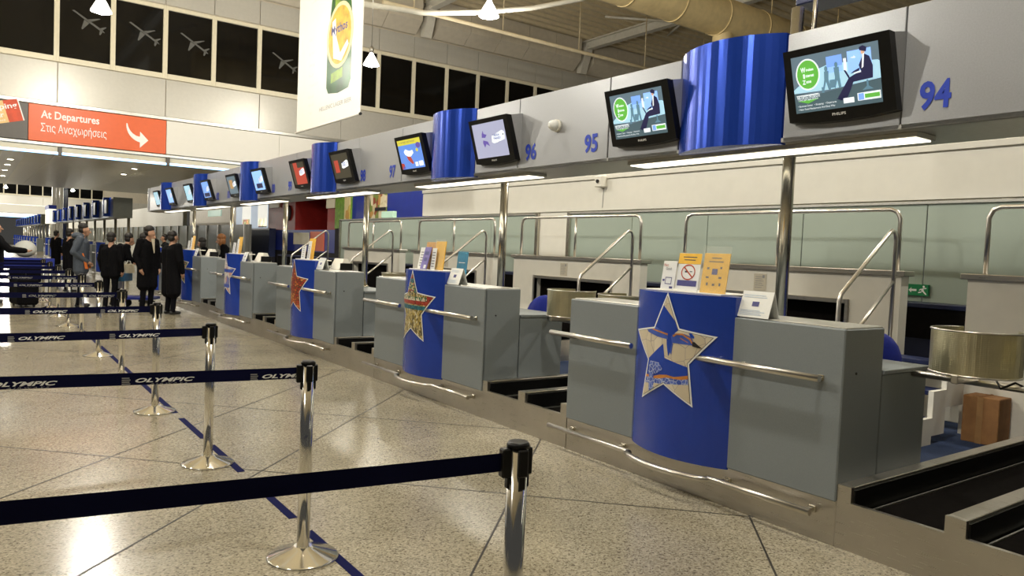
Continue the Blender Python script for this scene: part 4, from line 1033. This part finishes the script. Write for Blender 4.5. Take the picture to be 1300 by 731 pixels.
# ------------------------------------------------------------------ hanging banner
BNX = 6.0
p0 = on(376.2, 170, 0, BNX); p1 = on(456.7, 143, 0, BNX)
zb = (p0.z+p1.z)/2; ya, ybn = p0.y, p1.y; BW = ya-ybn; BH = 5.2
t = thing('hanging_banner', 'tall white hanging banner with a green beer bottle', 'banner', (BNX, ya, zb))
part('sheet', MB().bbox(0, .02, -BW, 0, 0, BH, .004), 'plainwhite', t)
Pb = lambda u, v, d=.003: (-d, -u*BW, v)
def gp(u, y_): return u
bo = MB()
bot = [(.53, .62), (.50, .75), (.50, 1.6), (.53, 2.1), (.575, 2.9), (.585, 4.6), (.795, 4.6), (.805, 2.9), (.85, 2.1), (.86, 1.6), (.86, .75), (.83, .60), (.68, .56)]
bo.face([Pb(u, v) for u, v in bot][::-1])
part('bottle', bo, [mat('bottle_green', (.015, .09, .02), .3, noise=.5, nscale=2.2)], t)
hl = MB(); hl.face([Pb(u, v, .004) for u, v in [(.60, 2.2), (.62, 2.9), (.64, 4.6), (.70, 4.6), (.69, 2.9), (.68, 2.2)]][::-1]); hl.face([Pb(u, v, .004) for u, v in [(.57, .8), (.57, 1.0), (.74, 1.05), (.74, .85)]][::-1])
part('bottle_light', hl, [mat('bottle_yellow_green', (.22, .34, .03), .4, noise=.4, nscale=5)], t)
lb = MB(); lb.face([Pb(u, v, .005) for u, v in ell(.685, 1.72, .195, .66, 28)][::-1]); part('label_rim', lb, [mat('label_cream', (.72, .62, .38), .5, noise=.1, nscale=6)], t)
lb = MB(); lb.face([Pb(u, v, .006) for u, v in ell(.685, 1.72, .165, .58, 28)][::-1]); part('label_field', lb, [mat('label_gold', (.62, .40, .05), .5, noise=.3, nscale=5)], t)
lb = MB(); lb.face([Pb(u, v, .007) for u, v in [(.57, 2.05), (.62, 2.1), (.64, 1.7), (.70, 1.35), (.80, 1.55), (.82, 1.45), (.72, 1.18), (.60, 1.30)]][::-1]); part('label_swirl', lb, 'ink', t)
lettering('Mythos', 'inkv', t, Pb(.56, 1.72, .008), .24, .82, bold=.02)
lettering('HELLENIC LAGER BEER', 'inkg', t, Pb(.40, .30), .085, 1.65)
for i, (v, w) in enumerate(((.3, .10), (.48, .12), (.66, .12), (.9, .2), (1.12, .1), (1.34, .14), (1.6, .16), (1.9, .08), (2.7, .2), (2.9, .1), (3.2, .2), (3.5, .22), (3.75, .26), (4.0, .3))):
    bb = MB(); u = .20+.0*i; bb.face([Pb(u, v), Pb(u, v+.06), Pb(u+w*.8, v+.06), Pb(u+w*.8, v)]); part('print_line', bb, [mat('pale_print', (.80, .79, .74), .6, noise=.1, nscale=20)], t)
part('bottom_bar', MB().tube([(0, -BW-.02, 0), (0, .02, 0)], .02, 10), 'white', t); part('bar_end', MB().tube([(0, -BW-.05, 0), (0, -BW-.01, 0)], .028, 10), 'black', t)
for y in (-.2, -BW+.2): part('wire', MB().tube([(0, y, BH), (0, y, ZR-zb)], .006, 6), 'alum', t)

# ------------------------------------------------------------------ second and third bank far away
def far_bank(y0, n, pitch, label, cat='fascia'):
    f = thing('overhead_fascia', label, cat, (0, 0, 0))
    L_ = pitch*n
    part('beam', MB().box(FSX+.03, FSX+.62, y0, y0+L_, FZ0-.05, FZ1-.05), 'fascia', f)
    part('end_panel', MB().bbox(FSX, FSX+.64, y0-.03, y0, FZ0-.06, FZ1+.0, .004), [mat('dark_olive_panel', (.075, .08, .055), .4, noise=.08, nscale=6)], f)
    for k in range(n):
        y = y0+.9+pitch*k
        link('blue_drum', dme, f, (FSX, y+.43, 0)); part('display', MB().prism([(FSX-.02, FZ0+.1), (FSX-.2, FZ1-.08), (FSX-.12, FZ1-.05), (FSX+.04, FZ0+.1)], 1, 0, 0) if False else MB().bbox(FSX-.18, FSX-.12, y-.62, y-.02, FZ0+.08, FZ1-.1, .01), 'black', f)
        part('lit_panel', MB().box(FSX-.03, FSX-.02, y-.75, y+.0, FZ0, FZ1), 'lightwhite', f) if False else None
    for k in range(n): part('post', MB().tube([(FSX+.55, y0+.2+pitch*k, 0), (FSX+.55, y0+.2+pitch*k, FZ0)], .05, 8), 'steelv', f)
far_bank(30.9, 8, 3.12, 'distant silver fascia with blue drums beyond the near bridge, ending in a dark panel')
far_bank(66, 11, 3.4, 'farthest overhead fascia of small blue drums at the end of the hall')
t = thing('lit_sign_box', 'small white lit sign box between the far fascia banks', 'sign', (FSX, 57.5, 2.5)); part('box', MB().bbox(-.1, .3, 0, 3., -.2, .75, .01), 'lightwhite', t); part('pole', MB().tube([(.1, 1.5, -2.5), (.1, 1.5, -.19)], .06, 8), 'steelv', t); part('blue_top', MB().bbox(-.12, .32, 0, 3., .75, 1.0, .01), 'shopblue', t)

# white band wall and glazing beyond the shops, far columns
struct('wall_back_far', MB().box(9.4, 9.6, 44, 120, 2.36, 3.6), 'wall', 'long white wall band on the counter side far down the hall', 'wall')
fg = struct('wall_glass_far', MB().box(9.45, 9.55, 32, 120, 1.2, 2.36), mat('far_grey_glass', (.32, .33, .29), .2, noise=.05, nscale=1.3), 'grey glazing with thin mullions far down the hall', 'wall')
fm_ = MB().bbox(9.38, 9.45, 0, .08, 1.2, 2.36, .004).mesh('mullion', ['alum'])
for i in range(40): link('mullion', fm_, fg, (0, 32.5+2.1*i, 0))
struct('wall_dado_far', MB().box(9.4, 9.6, 32, 120, 0, 1.2), 'white', 'white lower wall far down the hall', 'wall')
for (x0, x1, m_, lab) in ((66, 80, 'clad', 'tall grey fluted column far down the hall'), (80.5, 86.5, 'navyp', 'tall dark blue banner column beside the grey far column')):
    a = on(x0, 260, 1, 62); b_ = on(x1, 260, 1, 62)
    t = thing('column', lab, 'column', ((a.x+b_.x)/2, 62, 0)); w = b_.x-a.x
    for i in range(3): part('flute', MB().bbox(-w/2+w*i/3, -w/2+w*(i+1)/3-.02, -.2, .2, 0, 11, .02), m_, t)

# ------------------------------------------------------------------ shops beyond the glass partition
def rect_thing(name, label, cat, px0, py0, px1, py1, X, m_, depth=.1, parts=None, group=None, ground=False, hang=0):
    """upright panel facing the hall (plane X), between two corners"""
    a = on(px0, py0, 0, X); b = on(px1, py1, 0, X)
    t = thing(name, label, cat, (X, b.y, b.z)); W_, H_ = a.y-b.y, a.z-b.z
    part('panel', MB().bbox(0, depth, 0, W_, 0, H_, .01), m_, t)
    if ground: part('base', MB().bbox(.02, depth, 0, W_, -b.z, 0, .01), 'dark', t)
    if hang: part('hanger', MB().tube([(depth/2, W_/2, H_), (depth/2, W_/2, hang-b.z)], .015, 6), 'alum', t)
    for (nm_, m2, quads) in (parts or []):
        for (u0, u1, v0, v1) in quads: part(nm_, MB().box(-.02, 0, W_*(1-u1), W_*(1-u0), H_*v0, H_*v1), m2, t)
    return t
food = cell('food_poster', [(.55, .30, .08), (.20, .26, .05), (.62, .52, .30), (.30, .07, .03), (.75, .66, .45)], 4.5, .5)
food2 = cell('fruit_poster', [(.55, .30, .05), (.62, .48, .10), (.16, .30, .03), (.70, .60, .30)], 3.2, .5)
SX = 10.5
rect_thing('shop_unit', 'deep blue shop wall left of the white wall', 'shop', 488, 236, 538, 280, SX, 'shopblue', 2.5, ground=True)
rect_thing('poster', 'tall food poster between the blue shop walls', 'poster', 467, 240, 489, 288, SX-.05, food, .05, [('picture_patch', 'dark', [(.0, .12, 0, 1), (.45, 1, .42, .5)])], ground=True)
rect_thing('shop_unit', 'blue lit shop wall between fruit poster and food poster', 'shop', 444, 243, 468, 318, SX, 'shopblue', 2., ground=True)
rect_thing('poster', 'green poster with tan produce beside the blue shop wall', 'poster', 426, 244, 445, 290, SX-.05, 'green', .05, [('produce', food2, [(.62, .95, .0, 1)])], ground=True)
sh_ = rect_thing('shop_unit', 'dark red shop with an unlit opening behind the red star counter', 'shop', 341, 252, 427, 318, SX+.05, 'red', 2., ground=True)
bpy.data.objects.remove([c for c in sh_.children if c.name.startswith('panel')][0])
a = on(341, 252, 0, SX); b = on(427, 318, 0, SX); W_, H_ = a.y-b.y, a.z-b.z
for (y0, y1, z0, z1) in ((0, W_*.12, 0, H_), (W_*.56, W_, 0, H_), (W_*.12, W_*.56, H_*.95, H_), (W_*.12, W_*.56, 0, H_*.35)): part('front_wall', MB().box(0, 2., y0, y1, z0, z1), 'red', sh_)
part('rear_wall', MB().box(1.9, 2., W_*.12, W_*.56, H_*.35, H_*.95), 'shopblue', sh_); part('hoarding', MB().box(-.03, .0, 0, W_, -.1, H_*.35), 'shopblue', sh_)
part('awning', MB().box(-.06, .0, 0, W_, H_*.95, H_*1.02), 'carton', sh_); part('sign_board', MB().box(-.06, .0, W_*.80, W_*.96, H_*.80, H_*.93), 'wframe', sh_); part('sign_board', MB().box(-.06, .0, W_*.02, W_*.12, H_*.72, H_*.88), 'wframe', sh_)
part('emblem', MB().tube([(-.06, W_*.66, H_*.68), (0, W_*.66, H_*.68)], H_*.15, 20), 'dark', sh_)
part('menu_board', MB().box(-.05, .0, W_*.34, W_*.56, H_*.08, H_*.3), 'wframe', sh_); part('menu_board', MB().box(-.05, .0, W_*.14, W_*.32, -.05, H_*.32), 'orange', sh_)
t = rect_thing('shop_unit', 'bright white and blue shop display behind the pale star counter', 'shop', 300, 262, 341, 290, SX+.1, mat('lit_display', (.55, .66, .80), .4, emit=.45), .6, [('poster_panel', 'lightwhite', [(.22, .48, .1, 1), (.70, .96, .1, 1)]), ('bottle_rack', food, [(.24, .46, .05, .4), (.72, .94, .05, .4)])], ground=True)
rect_thing('shop_counter', 'dark blue shop counter under the bright display', 'counter', 300, 290, 341, 326, SX-.3, 'navyp', .28, ground=True)
rect_thing('kiosk', 'grey kiosk with dark roof beyond the pale star counter', 'kiosk', 262, 287, 300, 320, SX+.2, 'cladd', 2., [('shutter', 'white', [(.3, .8, .1, .8)]), ('roof_edge', 'dark', [(0, 1, .88, 1.)]), ('post', 'dark', [(0, .22, 0, .9)])], ground=True)
rect_thing('hanging_exit_sign', 'small pale green hanging exit sign far beyond the kiosk', 'sign', 264, 267.5, 280, 274, 10.2, mat('pale_exit', (.55, .75, .60), .4, emit=.5), .06, hang=3.97)
rect_thing('exit_sign_box', 'small pale green sign box above the glass beside the food poster', 'sign', 484, 268.5, 499, 276, WX, mat('pale_exit2', (.45, .66, .50), .4, emit=.4), .1)
struct('wall_shops', MB().box(SX+2.8, SX+3.0, 17, 60, 0, 3.9), 'cladd', 'grey wall behind the row of shops', 'wall')
# ------------------------------------------------------------------ people
def capsule(b, p0, p1, r0, r1, mi, flat=None):
    p0, p1 = Vector(p0), Vector(p1); n = 5
    pts = []; rs = []
    d = (p1-p0); L_ = d.length; u = d.normalized() if L_ > 1e-6 else Vector((0, 0, 1))
    for a in (-80, -50, -20): pts.append(p0+u*r0*math.sin(math.radians(a))); rs.append(r0*math.cos(math.radians(a)))
    for a in (20, 50, 80): pts.append(p1+u*r1*math.sin(math.radians(a))); rs.append(r1*math.cos(math.radians(a)))
    b.tube(pts, rs, 12, mi)
def person(label, loc, rz, h, J, cols, hair='hair', hairstyle='short', group=None, name='person', children=None):
    """J: joint positions for a 1.75 m figure facing +X; cols: material for coat, legs, skin, shoes"""
    k = h/1.75
    D = dict(pel=(0, 0, .95), chest=(.0, 0, 1.32), neck=(.0, 0, 1.50), head=(.03, 0, 1.63),
             shl=(0, .19, 1.43), ell=(-.02, .25, 1.15), wrl=(.06, .24, .90), shr=(0, -.19, 1.43), elr=(-.02, -.25, 1.15), wrr=(.06, -.24, .90),
             hil=(0, .09, .93), knl=(.02, .10, .50), anl=(-.02, .10, .09), hir=(0, -.09, .93), knr=(.02, -.10, .50), anr=(-.02, -.10, .09), skirt=.78, bulk=1.)
    D.update(J); V = {a: (Vector(v) if isinstance(v, tuple) else v) for a, v in D.items()}; bk = V['bulk']
    segs = []
    def c(a, b, r0, r1, mi): segs.append((Vector(a), Vector(b), r0, r1, mi))
    for s in (-1, 1):
        o_ = Vector((0, s*.085, 0))
        c(V['pel']+o_*.9, V['chest']+o_, .115*bk, .125*bk, 0)
        c(V['chest']+o_, V['neck']+Vector((0, s*.09, -.07)), .12*bk, .07, 0)
        c(V['pel']+o_*.9, V['pel']+o_*1.05+Vector((0, 0, V['skirt']-.95)), .12*bk, .115*bk, 0)
    c(V['neck']+Vector((0, 0, -.08)), V['neck']+(V['head']-V['neck'])*.5, .065, .055, 2)
    hd = V['head']; hdir = (V['head']-V['neck']).normalized(); fw = V.get('look', Vector((1, 0, 0))).normalized()
    c(hd+Vector((0, 0, .045))-fw*.02, hd+fw*.012, .088, .082, 2); c(hd+fw*.03, hd+fw*.045-Vector((0, 0, .075)), .06, .042, 2)
    side = Vector((-fw.y, fw.x, 0))
    c(hd+fw*.09+Vector((0, 0, .0)), hd+fw*.115-Vector((0, 0, .03)), .012, .018, 2)
    for s in (-1, 1): c(hd+side*s*.088+Vector((0, 0, .015)), hd+side*s*.09-Vector((0, 0, .03)), .018, .014, 2)
    for q in ('l', 'r'):
        sgn = 1 if q == 'l' else -1
        c(V['sh'+q], V['el'+q], .068*bk, .055*bk, 0); c(V['el'+q], V['wr'+q], .055*bk, .042*bk, 0)
        d = (V['wr'+q]-V['el'+q]).normalized(); pal = V['wr'+q]+d*.075
        c(V['wr'+q], pal, .028, .034, 2)
        sd = d.cross(Vector((1, 0, 0)));  sd = sd.normalized() if sd.length > .1 else Vector((0, 1, 0)); nn = d.cross(sd).normalized()
        for i, fl in enumerate((.07, .085, .08, .06)):
            base = pal+nn*(.027-.018*i); mid = base+d*fl*.55+sd*.006*sgn; c(base, mid, .011, .010, 2); c(mid, mid+d*fl*.4+sd*.02*sgn, .010, .009, 2)
        c(V['wr'+q]+d*.03+nn*.03, V['wr'+q]+d*.075+nn*.055, .012, .010, 2)
        c(V['hi'+q], V['kn'+q], .088*bk, .066, 1); c(V['kn'+q], V['an'+q], .064, .055, 1)
        an = V['an'+q]; c(an+Vector((-.03, 0, -.045)), an+Vector((.15, 0, -.05)), .045, .04, 3)
    b = MB()
    for (p, q, r0, r1, mi) in segs: capsule(b, p, q, r0, r1, mi)
    me = b.mesh('body_tmp', [cols[0]])
    o = bpy.data.objects.new('tmp', me); COL.objects.link(o)
    m = o.modifiers.new('r', 'REMESH'); m.mode = 'VOXEL'; m.voxel_size = .013
    m2 = o.modifiers.new('s', 'SMOOTH'); m2.factor = .5; m2.iterations = 3
    dg = bpy.context.evaluated_depsgraph_get(); bm_ = bpy.data.meshes.new_from_object(o.evaluated_get(dg)); bpy.data.objects.remove(o)
    bm_.materials.clear()
    for m_ in cols: bm_.materials.append(M[m_])
    for f in bm_.polygons:
        ce = f.center; best = 1e9; bi = 0
        for (p, q, r0, r1, mi) in segs:
            d = q-p; l2 = d.length_squared; t_ = max(0, min(1, (ce-p).dot(d)/l2)) if l2 > 1e-9 else 0
            dd = (ce-(p+d*t_)).length-(r0+(r1-r0)*t_)
            if dd < best: best, bi = dd, mi
        f.material_index = bi; f.use_smooth = True
    bm_.name = 'body'
    root = thing(name, label, 'person', loc, rz, group); root.scale = (k, k, k)
    link('body', bm_, root)
    hb = MB()
    if hairstyle == 'short':
        hb.sphere(tuple(hd+Vector((0, 0, .066))-fw*.034), (.096, .097, .088), 18, 10); hb.sphere(tuple(hd-fw*.05+Vector((0, 0, -.005))), (.075, .088, .085), 14, 8)
    else:
        hb.sphere(tuple(hd+Vector((0, 0, .06))-fw*.03), (.118, .118, .10), 18, 10); hb.sphere(tuple(hd-fw*.05-Vector((0, 0, .06))), (.095, .125, .15), 16, 8)
        for s in (-1, 1): hb.sphere(tuple(hd+side*s*.09-Vector((0, 0, .06))-fw*.01), (.05, .045, .12), 10, 8)
    part('hair', hb, hair, root)
    ey = MB()
    for s in (-1, 1): ey.sphere(tuple(hd+fw*.088+side*s*.032+Vector((0, 0, .012))), .007, 8, 6)
    part('eyes', ey, 'black', root)
    for fn in (children or []): fn(root, V)
    return root
def face_to(frm, to): return math.atan2(to[1]-frm[1], to[0]-frm[0])
def hood(root, V):
    b = MB(); n = V['neck']; b.sphere(tuple(n+Vector((-.06, 0, .0))), (.13, .17, .075), 16, 8); part('hood', b, 'jacket', root)
    b = MB()
    for s in (-1, 1):
        b.face([(.05, s*.222, 1.14), (.075, s*.215, 1.14), (.165, s*.195, .82), (.11, s*.225, .82)], 0)
    part('orange_stripe', b, 'orangef', root)
BLK = ['coat', 'trouser', 'skin', 'shoe']
# man in the grey jacket, standing side on with his hands in his pockets
gm = person('man in a blue grey hooded jacket with orange stripes waiting in the queue lanes', (1.96, 18.9, 0), -.25, 1.84,
       dict(wrl=(.10, .20, .96), ell=(-.10, .28, 1.16), wrr=(.12, -.17, .98), elr=(-.10, -.28, 1.16), skirt=.80, bulk=1.22, head=(.06, 0, 1.62), look=Vector((1, 0, -.15))), ['jacket', 'trouser', 'skin', 'shoe'], children=[hood])
person('person in black jacket seen from behind, first of the group at the counter', (2.46, 18.3, 0), .9, 1.66, dict(bulk=1.15, skirt=.82), BLK)
person('man in black leaning forward between the others at the counter', (2.70, 19.3, 0), .2, 1.74, dict(chest=(.10, 0, 1.28), neck=(.22, 0, 1.44), head=(.30, 0, 1.54), shl=(.16, .19, 1.38), shr=(.16, -.19, 1.38), ell=(.22, .22, 1.12), wrl=(.42, .18, 1.02), elr=(.22, -.22, 1.12), wrr=(.42, -.18, 1.02), look=Vector((1, 0, -.5)), bulk=1.1), BLK)
person('dark haired woman in black half hidden behind the tall man', (3.42, 20.1, 0), .0, 1.68, dict(look=Vector((1, .1, -.2)), bulk=1.05), BLK, hairstyle='long')
def lapel(root, V):
    b = MB(); b.face([(.14, -.05, 1.50), (.155, .03, 1.50), (.175, .015, 1.22), (.172, 0, 1.2)]); part('shirt_front', b, 'shirt', root)
person('tall man in long dark coat and cream shirt looking down beside the counter', (3.13, 17.95, 0), -1.0, 1.84, dict(head=(.07, 0, 1.61), look=Vector((.8, .35, -.5)), skirt=.55, bulk=1.25, ell=(-.02, .28, 1.15), elr=(-.02, -.28, 1.15)), BLK, children=[lapel])
person('person in long black coat seen from behind at the blue counter panel', (3.42, 16.95, 0), .35, 1.74, dict(skirt=.5, bulk=1.35, shl=(0, .22, 1.43), shr=(0, -.22, 1.43), ell=(.0, .31, 1.15), wrl=(.08, .27, .92), elr=(.0, -.31, 1.15), wrr=(.08, -.27, .92)), BLK)
person('large man in black jacket stretching out an arm beside the queue belts', (.42, 20.2, 0), -.1, 1.80, dict(bulk=1.5, wrr=(.55, -.25, 1.16), elr=(.28, -.30, 1.18), skirt=.8), BLK)
person('distant person in a black coat standing at the far counters', (2.75, 35, 0), .6, 1.72, dict(skirt=.5, bulk=1.1), BLK)
person('dark figure partly hidden behind the man in the grey jacket', (2.2, 24, 0), .4, 1.74, dict(skirt=.7, bulk=1.1), BLK)
person('distant dark haired person behind the far counters', (5.2, 30.5, 0), 3.0, 1.7, dict(), ['coat', 'trouser', 'skin', 'shoe'])
person('distant person in dark jacket standing behind the far counter posts', (5.6, 29, 0), 3.0, 1.74, dict(), ['coat', 'trouser', 'skin', 'shoe'])
BEND = dict(chest=(.07, 0, 1.30), neck=(.14, 0, 1.47), head=(.20, 0, 1.58), shl=(.10, .19, 1.40), shr=(.10, -.19, 1.40), ell=(.12, .25, 1.14), elr=(.12, -.25, 1.14), wrl=(.32, .18, 1.06), wrr=(.32, -.18, 1.06), look=Vector((1, 0, -.35)))
for (lab, px_, X, hgt, hh) in (('staff member with long dark hair standing in the staff aisle beyond the pale star counter', 256, 5.42, 1.62, 'hair'), ('staff member with red blond hair standing in the staff aisle beyond the pale star counter', 281, 5.66, 1.74, 'redhair')):
    p = on(px_, 301, 0, X-.18)
    person(lab, (X, p.y, .06), 3.0, hgt, BEND, ['coat', 'trouser', 'skin', 'shoe'], hh, 'long')
    t = thing('staff_stool', 'dark stool behind the standing staff member with ' + lab.split('with ')[1].split(' standing')[0], 'stool', (X+.62, p.y, .06)); part('seat', MB().lathe([(.2, .38), (.2, .44), (.17, .46)], 18), 'navyp', t); part('stem', MB().tube([(0, 0, .02), (0, 0, .4)], .03, 10), 'black', t); part('foot', MB().lathe([(.2, 0), (.2, .02), (.04, .05)], 18), 'black', t)
# luggage
t = thing('luggage_trolley', 'blue and silver luggage trolley with a white box between the people in black', 'trolley', (2.98, 18.75, 0), -.5)
part('frame', MB().tube([(-.3, .25, .25), (-.3, .25, 1.0), (-.3, -.25, 1.0), (-.3, -.25, .25)], .02, 8), 'rail', t); part('platform', MB().bbox(-.3, .5, -.28, .28, .2, .26, .01), 'shopblue', t); part('basket', MB().bbox(-.32, -.1, -.24, .24, .6, .78, .01), [mat('trolley_teal', (.03, .12, .24), .4, noise=.1, nscale=5)], t); part('advert_board', MB().bbox(-.34, -.32, -.24, .24, .42, .58, .004), 'clad', t)
for (x, y) in ((-.2, .24), (-.2, -.24), (.42, 0)): part('wheel', MB().tube([(x, y-.02, .09), (x, y+.02, .09)], .09, 14), 'black', t)
t = thing('carrier_bag', 'small white bag on top of the luggage trolley', 'bag', (2.9, 18.85, .782), .2); part('bag', MB().prism([(-.1, 0), (.1, 0), (.08, .2), (-.08, .2)], 1, -.09, .09), 'shirt', t); part('handle', MB().tube([(-.05, 0, .2), (-.03, 0, .27), (.03, 0, .27), (.05, 0, .2)], .007, 6), 'card', t)
t = thing('suitcase', 'black upright suitcase standing in the queue lanes', 'suitcase', (.93, 19.3, 0), .2); part('shell', MB().bbox(-.2, .2, -.35, .35, .05, .62, .04), 'coat', t); part('handle', MB().tube([(0, -.12, .6), (0, -.12, .75), (0, .12, .75), (0, .12, .6)], .012, 8), 'black', t)
for (x, y) in ((-.12, -.28), (.12, -.28), (-.12, .28), (.12, .28)): part('wheel', MB().tube([(x-.015, y, .04), (x+.015, y, .04)], .04, 10), 'black', t)
t = thing('white_bundle', 'rounded white bundle on a dark trolley beside the man in black', 'bundle', (1.35, 27.5, 0)); part('bundle', MB().sphere((0, 0, 1.1), (.3, .36, .26), 18, 10), 'card', t); part('trolley', MB().bbox(-.4, .4, -.5, .5, .1, .82, .03), 'coat', t)
for (x, y) in ((-.3, -.4), (.3, -.4), (-.3, .4), (.3, .4)): part('wheel', MB().tube([(x-.02, y, .07), (x+.02, y, .07)], .07, 10), 'black', t)
t = thing('barrier', 'long blue low barrier crossing behind the queue lanes', 'barrier', (0, 0, 0)); part('board', MB().bbox(-1.5, 1.75, 22.6, 22.66, .72, .96, .006), 'shopblue', t)
for x in (-1.4, .1, 1.65): part('leg', MB().bbox(x-.03, x+.03, 22.5, 22.76, 0, .72, .006), 'black', t)
